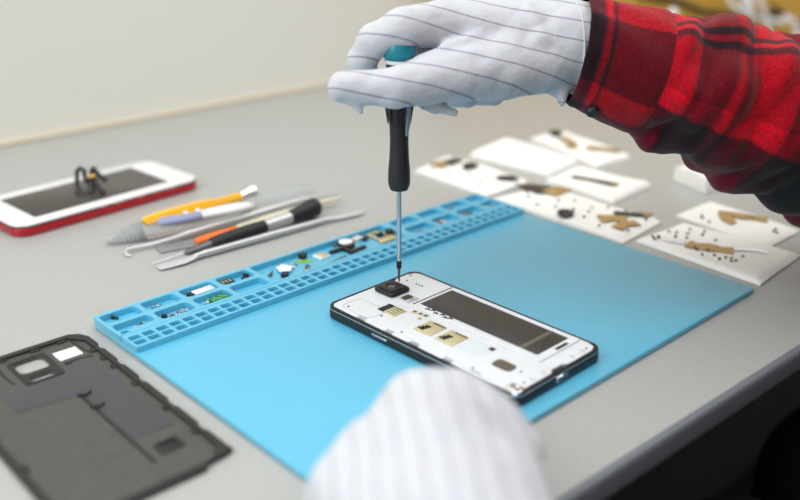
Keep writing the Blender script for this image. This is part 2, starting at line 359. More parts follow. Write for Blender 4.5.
cb(MBp(outc, [[(x*.948-(.2 if x > 0 else -.2), y*.966) for x, y in [(ow-1.5, -77), (ow-1.5, 76), (ow-9, 86), (-ow+9, 86), (-ow+1, 77), (-ow+1, -77), (-ow+9, -86), (ow-9, -86)]]], 1.4, 3.4, .4), 'rim', M['cover_rim'])
f = MB().mat(M['cover_in']); f.mesh(plate([(-22, 45), (13, 45), (14, 53), (33, 53), (34, -42), (12.5, -40), (12.5, 17), (-22, 22)], [], 1.65, 1.95, .08)); cb(f, 'adhesive_film', None)
cb(MBp(rrect(-7.4, 15, 45.4, 77, 3), [rrect(-5.2, 12.7, 58.3, 74.7, 4), rrect(-3.9, 10.9, 47.1, 53.4, 2.4)], 1.6, 2.4, .2), 'camera_surround', M['cover_rim'])
cb(MB().box(18, 32, 60.5, 72, 1.6, 1.95, c=.05), 'white_label', M['label'])
cb(MB().box(9.5, 11.0, -66, 18, 1.6, 2.5, c=.3), 'centre_rib', M['black'])
for y in (16, 0): cb(MB().loft([(9, y+1, 2.2), (13, y-2, 2.4), (15.5, y, 2.2)], 1.1, 8), 'hook', M['black'])
f = MB().mat(M['cover_rim']); f.mesh(plate(rrect(16, 29, -63, -52, 1.5), [rrect(18, 27, -61, -54, 1)], 1.6, 2.3, .15)); f.mat(M['black']); f.box(18.2, 26.8, -60.8, -54.2, 1.6, 1.8, c=.02); cb(f, 'contact_pocket', None)
for y in (60, 47, 34, 8, -26, -56): cb(MB().box(36.5, 39.5, y-2.2, y+2.2, 1.6, 2.8, c=.4), 'clip', M['black'])
for x in (-25, -8, 12, 28): cb(MB().box(x-3, x+3, 80.9, 83.2, 1.6, 2.8, c=.4), 'clip', M['black'])
for y in (50, 10, -30): cb(MB().box(-39.5, -37, y-3, y+3, 1.6, 2.8, c=.4), 'clip', M['black'])
for l_ in ([(20, 55, 1.7), (22, 56.5, 1.8), (30, 56, 1.7), (35, 54, 1.7)], [(33, 80, 1.7), (34, 68, 1.8), (35.6, 58, 1.7)], [(-12, 52, 1.7), (-13, 64, 1.8), (-12, 76, 1.7)]): cb(MB().loft(l_, .6, 8), 'rib', M['cover_rim'])
cb(MB().box(18.5, 22, 53.5, 57, 1.7, 2.4, c=.2), 'contact', M['black'])

# ------------------------------------------------------------------ white phone with red shell
wp = tag(empty('smartphone', (109, 485.5, 0), math.radians(4.3)), 'white fronted smartphone with a bright red shell, lying near the wall', 'smartphone')
def wb(mb, name, m=None): return mb.build(name, m, wp)
wl, ww = 86.5, 43
wb(MBp(rrect(-wl, wl, -ww, ww, 13, 8), [], .1, 7.3, 1.6), 'shell', M['red'])
wb(MBp(rrect(-wl+.1, wl-.1, -ww+.1, ww-.1, 13, 8), [], 7.1, 8.5, .3), 'dark_gap_layer', M['black'])  # black layer stands in for the shade in the gap below the panel
wb(MBp(rrect(-wl+.4, wl-.4, -ww+.4, ww-.4, 13, 8), [rrect(-65, 61, -31, 31, .8)], 8.2, 10.2, .5), 'front_panel', M['white_gl'])
wb(MB().box(-65.3, 61.3, -31.3, 31.3, 8.25, 9.95, c=.1), 'screen', M['screen'])
f = MB().mat(M['mf_grey']); f.mesh(plate(rrect(-75.5, -73.8, -7, 7, .8), [], 10.1, 10.3, .05)); f.lathe([(0, 0), (1.4, 0), (1.4, .15), (0, .15)], (-74.6, -13, 10.15), 14); wb(f, 'earpiece', None)
f = MB().mat(M['label'])
for x, w_ in ((-14, 5), (-2, 9), (20, 8), (36, 6), (50, 9)): wb(MB().box(x, x+w_, -43.15, -42, 7.3, 8.1, c=.1), 'tab', M['red_pale'])

wire = tag(empty('wire_clip', (108.2, 478.4, 10.0)), 'small bent black wire clip standing on the dark screen of the white phone', 'clip')
WC = {'o': (108.2, 478.4, 10.0), 'l1': [(99.5, 480.9, 10.5), (98.6, 484.9, 16.0), (103.5, 492.2, 26.7), (106.5, 492.1, 28.8), (108.9, 490.2, 26.9), (108.0, 488.4, 19.4)], 'l2': [(108.7, 489.0, 16.4), (111.3, 486.2, 18.3), (113.7, 485.3, 26.1), (114.8, 483.0, 29.1)], 'a1': [(114.4, 482.5, 27.5), (116.8, 477.5, 22.7), (119.4, 472.8, 18.8)], 'a2': [(112.8, 483.0, 20.5), (111.9, 475.1, 15.4), (112.8, 465.4, 10.4)], 'b1': [(98.1, 483.2, 12.1), (100.0, 476.6, 8.8), (107.2, 476.4, 9.8), (110.7, 483.2, 17.3)], 'p': [(110.3, 483.2, 21.9), (114.3, 479.9, 22.7)]}
def wtube(name, pts, r, m): MB().loft([Vector(p)-Vector(WC['o']) for p in pts], r, 10, up=(.3, .9, .2)).build(name, m, wire)
wtube('loop', WC['l1'], 2.0, M['black']); wtube('loop', WC['l2'], 2.2, M['black']); wtube('leg', WC['a1'], 2.3, M['rubber']); wtube('leg', WC['a2'], 2.2, M['rubber']); wtube('foot', WC['b1'], 3.1, M['black'])
wtube('pivot', WC['p'], 2.6, M['brass'])

# ------------------------------------------------------------------ hand tools behind the mat
def tool(name, label, loc, cat='tool'): return tag(empty(name, loc), label, cat, 'hand tools behind the mat')
def tb(par, o, mb, name, m=None, angle=38): return mb.build(name, m, par, loc=[-c for c in o], angle=angle)
o = (167, 304, 0); t = tool('metal_spatula', 'slim silver metal spatula with a flat blade at each end, closest to the blue tray', o)
tb(t, o, MB().loft([(103, 308.2, 3.0), (112, 308.2, 3.2), (170, 305, 3.4), (228, 302.6, 3.2)], [2.0, 2.5, 2.7, 2.2], 18), 'handle', M['steel_s'])
tb(t, o, MB().loft([(112+i*2.1, 308.2-i*.12, 3.2) for i in range(10)], [2.75 if i % 2 else 2.4 for i in range(10)], 18), 'ribbed_grip', M['steel_s'])
tb(t, o, MB().loft([(76, 311.6, 1.2), (77.5, 311.4, 1.3), (84, 310.8, 1.5), (95, 309.4, 2.0), (101, 308.6, 2.6), (106, 308.2, 3.0)], [(3.2, .6), (4.6, .7), (5.4, .7), (5.4, .8), (4.2, 1.0), (2, 1.6)], 20, power=3), 'blade', M['pale_steel'])
tb(t, o, MB().loft([(226, 302.8, 3.2), (231, 302.6, 2.8), (240, 302.2, 2.2), (257, 301.2, 1.6), (261, 301, 1.5)], [(2.2, 2), (3.4, 1.2), (4.2, .8), (4.6, .7), (3.6, .6)], 20, power=3), 'blade', M['pale_steel'])

o = (150, 312, 0); t = tool('precision_screwdriver', 'black handled precision screwdriver with flared black cap, lying beside the silver spatula', o, 'screwdriver')
tb(t, o, MB().loft([(75, 318.0, 2.6), (78, 317.8, 2.8), (106, 315, 4.8)], [(.7, .4), .8, 1.0], 14), 'shaft', M['steel'])
tb(t, o, MB().loft([(100, 315.4, 4.4), (102, 315.3, 4.6), (103, 315.2, 4.6), (112, 314.6, 5.2), (113, 314.5, 5.2), (126, 314.6, 5.8)], [1.3, 1.8, 2.4, 2.8, 3.4, 3.8], 20), 'collar', M['dsteel'])
tb(t, o, MB().loft([(122, 314.4, 5.8), (124, 314.5, 5.9), (138, 315.2, 6.2), (158, 316.2, 6.5), (173, 317, 6.6)], [3.8, 5.0, 5.7, 5.7, 5.2], 24), 'grip', M['rubber'])
tb(t, o, MB().loft([(171, 316.9, 6.6), (188, 317.8, 6.8), (208, 318.6, 7.4)], [4.7, 4.7, 4.8], 24), 'barrel', M['steel_s'])
tb(t, o, MB().loft([(199, 318.2, 7.2), (202, 318.4, 7.4), (212, 318.9, 8.2), (221, 319.4, 8.9), (226, 319.7, 9.2), (228, 319.8, 9.2)], [4.8, 5.8, 6.4, 7.5, 7.9, 6.4], 26), 'cap', M['rubber'])

o = (170, 333, 0); t = tool('opening_blade', 'orange handled opening tool with grey flat blade and long pale shaft', o)
tb(t, o, MB().mesh(plate([(92, 336), (120, 330), (124, 334), (124, 339), (95, 350)], [], .3, 1.4, .15)), 'blade', M['grey_blade'])
tb(t, o, MB().loft([(121, 334, 2.4), (124, 333.6, 3.2), (141, 332, 4.0), (155, 331, 4.2), (158, 330.8, 4.2)], [(2.4, 1.8), (3.9, 2.6), (4.1, 3.0), (3.6, 3.0), (2.6, 2.4)], 20), 'handle', M['orange'])
tb(t, o, MB().loft([(157, 331.4, 4.6), (200, 330.6, 6.2), (236, 331.4, 6.4), (262, 330, 5.6)], [3.0, 3.0, 2.6, 1.4], 16), 'shaft', M['beige'])

o = (160, 346, 0); t = tool('metal_hook', 'thin silver probe with a curled hook tip, beside the grey blade', o)
hk = [(73, 345.5, 1.2), (71.2, 348, 1.8), (71.8, 351.5, 2.6), (75, 354.2, 3.0), (82, 354.0, 3), (92, 351.4, 3), (106, 350.0, 3.6), (130, 348, 5)]
tb(t, o, MB().loft(hk, [.8, 1.0, 1.2, 1.3, 1.3, 1.4, 1.6, 2.0], 12), 'hook', M['pale_steel'])
tb(t, o, MB().loft([(116, 349.1, 4.2), (122, 348.5, 4.8), (180, 344.6, 7), (226, 343.6, 8), (236, 343.2, 8), (268, 341, 6)], [1.8, 2.7, 2.8, 2.6, 1.8, 1.0], 18), 'handle', M['steel_s'])

o = (150, 365, 0); t = tool('clear_tube', 'clear plastic tube tool with a ribbed conical tip, lying under the yellow screwdriver', o)
n = 20; pts = []; rd = []
for i in range(n):
    k = i/(n-1); pts.append((71+27*k, 380.5-9*k, 3.4+4.2*k)); rd.append((2.6+5.2*k**.8)*(1.1 if i % 2 else .84))
g = MB()
tb(t, o, g.loft(pts, rd, 26), 'ribbed_tip', M['clear_ring'], 60)
tb(t, o, MB().loft([(97, 371.6, 7.2), (102, 370, 7.2), (140, 362, 7.0), (182, 361.5, 7.2), (187, 361, 7.3)], [6.6, 6.8, 6.4, 5.8, 5.2], 26), 'barrel', M['clear'])
tb(t, o, MB().loft([(180, 361.4, 7.2), (200, 361, 8.2), (222, 360.4, 8.8), (242, 359, 8.4), (252, 358.4, 7.4), (256, 358.2, 7)], [4.2, 6.6, 7.6, 7.4, 5, 2], 26), 'end_cap', M['clear'])

o = (150, 378, 0); t = tool('yellow_screwdriver', 'translucent yellow handled screwdriver with a shiny metal end, rearmost of the tools', o, 'screwdriver')
tb(t, o, MB().loft([(99, 371.4, 13), (101, 371.8, 13.2), (112, 372.8, 13.2), (113, 373, 13.0), (150, 377.6, 11.6), (166, 379.8, 10.4), (171, 380.4, 10), (196, 383.4, 9.2)], [2.6, 4.6, 5.2, 5.6, 5.8, 5.2, 3.9, 4.3], 6), 'handle', M['yellow'], 20)
tb(t, o, MB().loft([(195, 383.2, 9.2), (197, 383.4, 9.2), (201, 384, 9.2), (205, 384.6, 9.2), (209, 385, 9.2), (210.4, 385.2, 9.2)], [4.0, 5.2, 5.4, 7.6, 7.8, 6], 12), 'end_cap', M['chrome'])

o = (150, 352, 0); t = tool('pry_tool', 'white plastic pry tool with a pale violet grip resting on the clear tube', o)
tb(t, o, MB().loft([(105, 361, 15.2), (108, 359.4, 15.4), (122, 354, 15.6), (137, 351.4, 15.4), (150, 350.6, 15)], [(3, 1.4), (5.8, 3.2), (5.6, 3.6), (4.6, 3.4), (3.4, 2.6)], 18), 'grip', M['violet'])
tb(t, o, MB().loft([(128, 353.4, 15.6), (138, 351.8, 15.6), (160, 350.2, 14.8), (174, 349.6, 14.2), (182, 349.4, 13.6), (186, 349.4, 13.2)], [(2.4, 2), (5.4, 3.2), (7.6, 3.8), (7, 3.6), (5, 2.6), (1.4, 1)], 20), 'blade', M['white_pl'])
for xx, yy in ((127.5, 356.6), (137.5, 355.4)):
    tb(t, o, MB().lathe([(0, 0), (1.7, 0), (2.1, .8), (1.6, 1.7), (.6, 2.1), (0, 2.2)], (xx, yy, 18), 14), 'rivet', M['white_gl'])

# ------------------------------------------------------------------ small parts in the tray
ZF = T+.05
def small(mb, name, label, cat, group=None, m=None, rot=None):
    o = mb.build(name, m); tag(o, label, cat, group); return o
def screw_bm(m=None, r=1.0, l=2.6):
    s = MB(); s.loft([(0, 0, r), (l*.3, 0, r)], r, 12); s.loft([(l*.3, 0, r), (l, 0, r*.8)], r*.5, 8); return s
def centred(mb):
    n = len(mb.v); cx = sum(v[0] for v in mb.v)/n; cy = sum(v[1] for v in mb.v)/n; z0 = min(v[2] for v in mb.v)
    mb.v = [(v[0]-cx, v[1]-cy, v[2]-z0) for v in mb.v]; return (cx, cy, z0)
def put(mb, name, label, cat, group=None, m=None, lift=0):
    c = centred(mb); o = mb.build(name, m, loc=(c[0], c[1], c[2]+lift)); tag(o, label, cat, group); return o
s = MB().mat(M['black']); s.loft([(10.6, 256-3, ZF+1.5), (12.0, 252.7, ZF+1.3)], [1.1, 1.3], 12); s.loft([(12.0, 252.7, ZF+1.3), (13.2, 249.6, ZF+1.0)], .7, 10)
put(s, 'screw', 'single black screw alone in the first tray compartment', 'screw')
s = MB().mat(M['black']); s.loft([(13, 229.2, ZF+.6), (17, 230.4, ZF+1), (21, 231.5, ZF+.8), (24.5, 230.4, ZF+1.2)], [(1.6, .4), (1, .5), (1.4, .5), (1.1, .5)], 10); s.box(19, 22, 230, 233, ZF, ZF+1.8); s.mat(M['gold']); s.box(12.6, 16.4, 228.2, 230.4, ZF+.6, ZF+1.4)
s.mat(M['chrome']); s.box(20.4, 22, 230.6, 232, ZF+1.7, ZF+2.6)
put(s, 'flex_cable', 'short black flex cable with a gold end, behind the blue grid corner', 'cable')
put(MB().box(15.5, 19, 232.8, 234.6, ZF, ZF+.8, rot=.5), 'metal_shield', 'tiny pale metal flake beside the short black flex cable', 'metal piece', m=M['chrome'])
base = None
def scatter(pts, label, group, m, kind='screw', r=.95, l=2.8):
    me = None
    for i, (x, y, a) in enumerate(pts):
        if me is None:
            b = screw_bm(None, r, l); b.v = [(v[0]-l/2, v[1], v[2]) for v in b.v]; o = b.build('screw', m); me = o
        else:
            o = me.copy(); C.objects.link(o)
        o.location = (x*S, y*S, ZF*S); o.rotation_euler = (0, 0, a); tag(o, label, kind, group)
scatter([(38, 250, .4), (41, 249.4, 2), (43, 250.6, .8)], 'tiny silver screw loose in the second far compartment of the blue tray', 'screws in the second far compartment', M['steel'])
scatter([(39, 231, 1), (41.5, 232, .3), (43, 230.4, 2), (46, 232.6, .7), (47.6, 231, 1.9), (49, 233.4, .2), (50.4, 231.2, 2.6), (52, 232.8, 1.2), (45, 228.8, .1), (37.6, 229.3, .5)], 'tiny silver screw in the pile beside the black connector in the blue tray', 'screws in the second near compartment', M['steel'])
put(MB().box(35, 37.6, 231.6, 234.4, ZF, ZF+1.8, rot=.4), 'connector', 'tiny black connector block at the end of the screw pile', 'connector', m=M['black'])
s = MB().mat(M['white_pl']); s.box(66.5, 81.8, 244.8, 251.2, ZF, ZF+2.6, rot=.03); s.mat(M['black']); s.box(62.6, 66.4, 245.2, 250.4, ZF, ZF+2.5, rot=.03)
put(s, 'vibration_motor', 'white bar with a black end in a far compartment of the tray', 'motor')
s = MB().mat(M['green']); s.box(69.6, 81.6, 227.6, 234.6, ZF, ZF+1.8, rot=.08)
for i in range(9): s.mat(M['chrome'] if i % 2 else M['gold']); x = 70.6+i*1.15; y = 229+((i*7) % 4)*1.2; s.box(x, x+.8, y, y+.9, ZF+1.7, ZF+2.4)
put(s, 'circuit_board', 'small green circuit board dotted with silver parts in the tray', 'circuit board')
s = MB().mat(M['chrome']); s.box(65.5, 69, 230.6, 233.4, ZF, ZF+1.6, rot=.6); s.loft([(66, 230, ZF+1), (69, 234, ZF+1.8)], .6, 8)
put(s, 'metal_bracket', 'silver bracket bit touching the end of the small green circuit board', 'bracket')
scatter([(60.8, 230.2, .3), (63, 228.8, 1.5), (64.6, 227.4, .9)], 'tiny silver screw beside the silver bracket of the green board compartment', 'screws beside the green board', M['steel'])
s = MB().mat(M['black']); s.box(89.6, 99.6, 248.2, 255-1.4, ZF, ZF+1, rot=-.06); s.mat(M['gold'])
for i in range(3):
    for j in range(2): s.box(91+i*2.8, 92.4+i*2.8, 249.4+j*2.2, 250.8+j*2.2, ZF+.9, ZF+1.4)
put(s, 'contact_board', 'black contact board with six gold pads, in the fourth far compartment', 'circuit board')
s = MB().mat(M['black']); s.box(105, 111, 247.5, 249.8, ZF, ZF+1.8, rot=.35); s.box(108.6, 111, 249, 252, ZF, ZF+2.6)
put(s, 'connector', 'black angled connector at the right end of the gold pad compartment', 'connector')
# large compartment
s = MB().mat(M['label']); s.mesh(plate([(130, 238), (133, 247), (137, 246), (138.5, 249), (142.5, 240), (136.5, 234), (133.8, 236.4)], [], ZF+1.6, ZF+2.1, .1)); put(s, 'foil_shield', 'crooked white foil shield at the left of the large tray compartment', 'shield')
put(MB().mat(M['black']).box(127.5, 132, 230, 234, ZF, ZF+2.6, rot=.4).box(131, 134, 232.6, 235.4, ZF, ZF+1.4, rot=.9), 'camera_module', 'small black block in front of the crooked white foil', 'camera module')
s = MB().mat(M['dsteel']); s.box(122, 124.4, 239, 241.4, ZF, ZF+1.2, rot=.3); s.loft([(124, 241, ZF+1), (128, 244, ZF+1.2)], .6, 8); put(s, 'spring_contact', 'tiny grey spring contact at the far left of the large compartment', 'contact')
s = MB().mat(M['chrome']); s.box(142.6, 149, 240.6, 243.2, ZF, ZF+.8, rot=.5); put(s, 'metal_shield', 'thin silver strip between the white foil and green film piece', 'metal piece')
s = MB().mat(M['chrome']); s.box(145.4, 148.4, 246, 248.2, ZF, ZF+.8, rot=-.5); put(s, 'metal_shield', 'tiny silver flake behind the thin silver strip in large compartment', 'metal piece')
s = MB().mat(M['steel']); s.box(144, 154, 230.5, 233.6, ZF, ZF+1.6, rot=.72); s.mat(M['dsteel']); s.box(146, 152, 231.2, 232.9, ZF+1.5, ZF+2, rot=.72)
put(s, 'metal_clip', 'silver spring clip with a dark slot, near the blue grid', 'clip')
s = MB().mat(M['lime']); s.mesh(plate([(152, 250), (160, 245), (161.5, 241), (158, 241), (150.5, 247)], [], ZF, ZF+.5, .08)); s.mat(M['black']); s.box(156.4, 161.6, 247.4, 252, ZF+.4, ZF+4, rot=.3); s.mat(M['gold']); s.box(153, 156.2, 244.6, 246.8, ZF+.4, ZF+1.2, rot=-.4)
put(s, 'camera_flex', 'black camera cube on a lime green film in the large compartment', 'camera module')
s = MB().mat(M['label']); s.box(167, 177, 238.8, 248.6, ZF, ZF+.8, rot=.05); s.mat(M['gold']); s.box(169, 176.6, 239.8, 247.8, ZF+.7, ZF+1.1, rot=.05)
put(s, 'gold_chip', 'square gold chip on a white carrier in the large compartment', 'chip')
put(MB().mat(M['black']).loft([(179.5, 243.4, ZF+1), (190, 242.4, ZF+1.6), (200.5, 241.6, ZF+1.6)], [(1.8, .9), (2, 1.2), (2.6, 1)], 10, power=4), 'flex_strip', 'long black flex strip just in front of the white round button', 'flex cable')
put(MB().mat(M['black']).box(189.5, 206.5, 232.4, 236, ZF, ZF+1.8, rot=.12).box(189.6, 193.4, 234, 240.4, ZF, ZF+2.2), 'flex_strip', 'L-shaped black flex strip nearest the gold tray frame', 'flex cable')
put(MB().mat(M['flexdark']).box(166.5, 173.6, 227.8, 230.2, ZF, ZF+.9, rot=.15).loft([(173, 229.6, ZF+.8), (179, 229.2, ZF+1)], .6, 8).box(178, 183.8, 227.6, 230.8, ZF, ZF+1.4, rot=.1), 'flex_strip', 'short dark flex strip lying closest to the blue hole grid', 'flex cable')
s = MB().mat(M['black']); s.lathe([(0, 0), (6.6, 0), (6.6, 1.8), (5.2, 2.2), (0, 2.2)], (200, 249.6, ZF)); s.mat(M['white_gl']); s.lathe([(0, 0), (5.6, 0), (5.4, .8), (4.6, 1.1), (0, 1.2)], (200, 249.6, ZF+2.1)); put(s, 'home_button', 'round white button in a black holder in the tray', 'button')
s = MB().mat(M['dsteel']); s.box(189.5, 193, 250.6, 253.4, ZF, ZF+2, rot=.5); put(s, 'metal_clip', 'small dark steel clip left of the white round button', 'clip')
s = MB().mat(M['white_pl']); s.box(208.4, 216, 247.4, 253, ZF, ZF+2.6, rot=.2); s.mat(M['chrome']); s.box(210, 213.5, 249.4, 252, ZF+2.5, ZF+4, rot=.2); s.mat(M['black']); s.box(213.6, 220.5, 245, 248.6, ZF, ZF+2, rot=.6)
put(s, 'sim_reader', 'white and silver reader block between the button and gold frame', 'connector')
put(MBp([(222.5, 252), (233.5, 253), (238, 235.5), (235.4, 231), (220, 231.4), (219.6, 234), (222, 237)], [[(225, 250), (231.4, 250.4), (233.4, 238.6), (224, 238)]], ZF+.4, ZF+1.6, .2), 'sim_tray', 'pale gold sim tray frame in the large tray compartment', 'sim tray', m=M['pale_gold'])
s = MB().mat(M['black']); s.loft([(226.4, 243.6, ZF+1.9), (231, 243, ZF+2.4)], [1.6, 1.9], 12); put(s, 'lens', 'tiny black cylinder inside the pale gold frame', 'lens')
s = MB().mat(M['black']); s.loft([(234.6, 243.6, ZF+2.6), (240-1, 240, ZF+3)], [2.4, 2.9], 14); put(s, 'camera_module', 'black rounded camera piece at the right end of the large compartment', 'camera module')
s = MB().mat(M['flexdark']); s.box(249, 259.5, 228.4, 230.4, ZF, ZF+1, rot=-.1); s.mat(M['brown_chip']); s.box(258.4, 261, 228, 230.6, ZF, ZF+1.8); put(s, 'flex_cable', 'thin black flex with a brown tip behind the standing screwdriver shaft', 'cable')
s = MB().mat(M['brown_chip']); s.box(277.5, 285.6, 226.8, 233, ZF, ZF+2.4, rot=.3); s.mat(M['chrome']); s.box(283.6, 287.8, 228, 232, ZF, ZF+3, rot=.3); put(s, 'speaker_module', 'brown and silver speaker module in a near compartment', 'speaker')
s = MB().mat(M['steel']); s.loft([(305.5, 246, ZF+1.1), (318, 250.6, ZF+1.2)], 1.1, 10); put(s, 'metal_pin', 'long thin silver pin lying in a far compartment at the right', 'pin')
s = MB().mat(M['brown_chip']); s.box(305.8, 314, 228, 232, ZF, ZF+2.6, rot=-.1); s.mat(M['black']); s.box(313.6, 319, 229, 232.4, ZF, ZF+1.6, rot=-.1); put(s, 'charging_connector', 'brown and black connector in the last but one near compartment', 'connector')
scatter([(337, 230, .4), (339.6, 231.4, 1.7), (345, 230.2, .9), (346.6, 232, 2.4)], 'tiny pinkish silver screw in the last near compartment of the tray', 'screws in the last near compartment', mat('pinkish_steel', srgb(216, 190, 190), .3, .8), r=1, l=2.8)
scatter([(107.5, 213.8, .4), (115.5, 206.6, 1.5), (125, 206.8, 2.2), (125.2, 214, .2), (117, 214.3, 1)], 'tiny silver screw dropped into a hole of the blue grid', 'screws in the blue grid', M['steel'], r=1, l=3)

# ------------------------------------------------------------------ paper tissues with parts
def tissue(name, label, poly, h, seed, folds=1, wav=1.2, res=26):
    """folded paper tissue over a quadrilateral footprint (4 corners), with soft waves and thickness"""
    rnd = random.Random(seed); ph = [rnd.uniform(0, 6) for _ in range(6)]
    P = [Vector((p[0], p[1], 0)) for p in poly]
    def pt(u, v): return P[0]*(1-u)*(1-v)+P[1]*u*(1-v)+P[2]*u*v+P[3]*(1-u)*v
    mb = MB(); n = res; vs = []; fs = []
    def e(t): return min(1, min(t, 1-t)*26)
    for lay in range(2):
        for i in range(n+1):
            for j in range(n+1):
                u, v = i/n, j/n; p = pt(u, v)
                dx = math.sin(v*7+ph[0])*1.2+math.sin(v*17+ph[1])*.5; dy = math.sin(u*8+ph[2])*1.2+math.sin(u*19+ph[3])*.5
                ww = wav*.7*(1+math.sin(u*6.5+ph[4]+v*2)*math.cos(v*5+ph[5])+.5*abs(math.sin(v*4+u*3+ph[1])))
                ed = e(u)*e(v)
                z = .25+(h-.6)*(.35+.65*ed**.5)+ww*(.5+.5*ed) if lay else .12
                pass
                vs.append((p.x+dx, p.y+dy, max(z, .2) if lay else z))
    m = (n+1)*(n+1)
    for i in range(n):
        for j in range(n):
            a = i*(n+1)+j; b = a+1; c = a+n+2; d = a+n+1
            fs.append((a, b, c, d)); fs.append((m+a, m+d, m+c, m+b))
    per = [j for j in range(n+1)] + [i*(n+1)+n for i in range(1, n+1)] + [n*(n+1)+j for j in range(n-1, -1, -1)] + [i*(n+1) for i in range(n-1, 0, -1)]
    for k in range(len(per)):
        a, b = per[k], per[(k+1) % len(per)]; fs.append((a, m+a, m+b, b))
    mb.add(vs, fs); c = centred(mb)
    o = mb.build(name, M['tissue'], loc=c, angle=60); tag(o, label, 'paper'); 
    return o
tissue('folded_paper', 'thick blank white paper pad beyond the top corner of the mat', [(452, 256), (447, 352), (516, 366), (506, 262)], 6, 1, wav=.8)
tissue('paper_sheet', 'white paper with black parts, leftmost sheet behind the mat tray corner', [(368, 256), (374, 352), (430, 366), (428, 258)], 3.2, 2)
tissue('paper_sheet', 'white paper sheet with a black blob and gold flex, farthest from the mat', [(508, 242), (540, 352), (588, 342), (560, 238)], 4, 3)
tissue('paper_sheet', 'white crumpled paper carrying one long dark flex, below the blank pad', [(430, 168), (436, 248), (488, 250), (497, 172)], 5, 4, wav=1.5)
tissue('paper_sheet', 'white paper sheet with brown flex parts, lying along the back edge of the mat', [(362, 113), (364, 250), (424, 240), (424, 118)], 3.4, 5)
tissue('paper_sheet', 'white paper square with one brown T-shaped flex, at the right', [(436, 30), (447, 118), (500, 117), (488, 30)], 2.2, 6, wav=.7)
tissue('paper_tissue', 'cream embossed tissue covered with tiny screws, nearest the right mat corner', [(364, 3), (371, 108), (434, 104), (438, 8)], 2.4, 7, wav=1.1)
tissue('paper_tissue', 'small crumpled white tissue just under the red plaid sleeve', [(516, 130), (530, 172), (574, 172), (560, 130)], 11, 8, wav=4)
GP = 'parts on the papers'
def onp(mb, name, label, cat, z): 
    mb.v = [(v[0], v[1], v[2]+z) for v in mb.v]; return put(mb, name, label, cat)
def blob(x, y, r, m, sx=1.0, rot=0, h=1.6):
    b = MB().mat(m); ca, sa = math.cos(rot), math.sin(rot)
    return b.loft([(x-r*sx*ca, y-r*sx*sa, .8), (x-r*sx*.5*ca, y-r*sx*.5*sa, h*.7), (x+r*sx*.4*ca, y+r*sx*.4*sa, h*.7), (x+r*sx*ca, y+r*sx*sa, .8)], [(r*.3, .5), (r*.9, h*.6), (r, h*.6), (r*.3, .4)], 12)
onp(blob(563, 340-6, 7, M['black'], 1.2, .8, 4), 'speaker_unit', 'black rounded part on the farthest white paper', 'phone part', 5)
onp(blob(413, 319, 7, M['black'], 1.4, .3, 2.4), 'vibration_unit', 'black oval part in the middle of the leftmost paper', 'phone part', 5)
onp(blob(410, 270, 5.5, M['black'], 1.9, -.9, 2), 'lens_ring', 'thin black part near the right end of the leftmost paper', 'phone part', 5)
onp(blob(371, 174, 7, M['black'], 1.2, .5, 3.2), 'earpiece', 'round black part at the paper edge touching the mat side', 'phone part', 5)
def flexp(pts, w, m, h=.45, m2=None):
    b = MB().mat(m); b.loft([(x, y, .6+.15*math.sin(i)) for i, (x, y) in enumerate(pts)], [(w*(1.0 if i % 2 else 1.5), h) for i in range(len(pts))], 10, power=5)
    if m2: b.mat(m2); x, y = pts[-1]; b.box(x-w*1.3, x+w*1.3, y-w, y+w, .2, 2)
    return b
onp(flexp([(392, 344), (404, 345), (412, 341)], 6, M['flexgold'], m2=M['flexdark']), 'flex_board', 'light brown flex piece at the far end of the leftmost paper', 'flex cable', 4.6)
onp(flexp([(398, 243), (406, 240), (408, 228), (413, 216)], 8, M['flexdark'], m2=M['flexgold']), 'flex_board', 'wide brown and grey flex board below the leftmost paper', 'flex cable', 4.8)
onp(flexp([(453, 229), (458, 212), (463, 190)], 2.4, M['flexdark'], 1, M['flexgold']), 'flex_cable', 'long thin dark flex on the crumpled white paper', 'flex cable', 6.4)
onp(flexp([(384, 150), (393, 143), (398, 133)], 6, M['flexgold']), 'flex_board', 'brown zigzag flex near the middle right of mat edge paper', 'flex cable', 4.8)
onp(flexp([(377, 128), (389, 128), (398, 123)], 4, M['flexgold']), 'flex_board', 'smaller brown flex next to the zigzag brown flex', 'flex cable', 4.8)
onp(flexp([(404, 150), (412, 138), (419, 128)], 3, M['flexdark'], m2=M['flexgold']), 'flex_cable', 'dark flex with brown end at the right end of the mat edge paper', 'flex cable', 5)
onp(flexp([(534, 292), (549, 300), (556, 320)], 4, M['flexgold']), 'flex_board', 'brown curved flex in the middle of the farthest paper', 'flex cable', 6)
onp(flexp([(548, 282), (553, 268), (560, 250)], 3.5, M['flexgold']), 'flex_cable', 'long brown flex at the right end of the farthest paper', 'flex cable', 6)
b = flexp([(472, 93), (477, 86), (479, 77), (483, 66), (487, 58)], 4.2, M['flexgold'], .8); b.mesh(plate([(454, 73), (462, 72), (479, 88), (472, 94), (460, 84)], [], 0, 1, .2)); b.mat(M['flexdark']); b.box(480, 482.4, 66, 74, .8, 1.6)
onp(b, 'flex_board', 'brown T-shaped flex board on the right paper square', 'flex cable', 2.8)
b = flexp([(391, 74), (392, 67), (396, 60), (399, 50), (403, 43)], 4.6, M['flexgold'], .8); b.mat(M['white_pl']); b.loft([(386, 92), (390, 78)] and [(386, 92, .8), (391, 76, .9)], [(3, .5), (3.4, .6)], 10, power=5); b.mat(M['steel']); b.loft([(404, 43, 1), (414, 32, 1.2), (417, 24, 1)], .7, 8)
onp(b, 'flex_board', 'brown flex board with a pale end on the screw covered tissue', 'flex cable', 3.2)
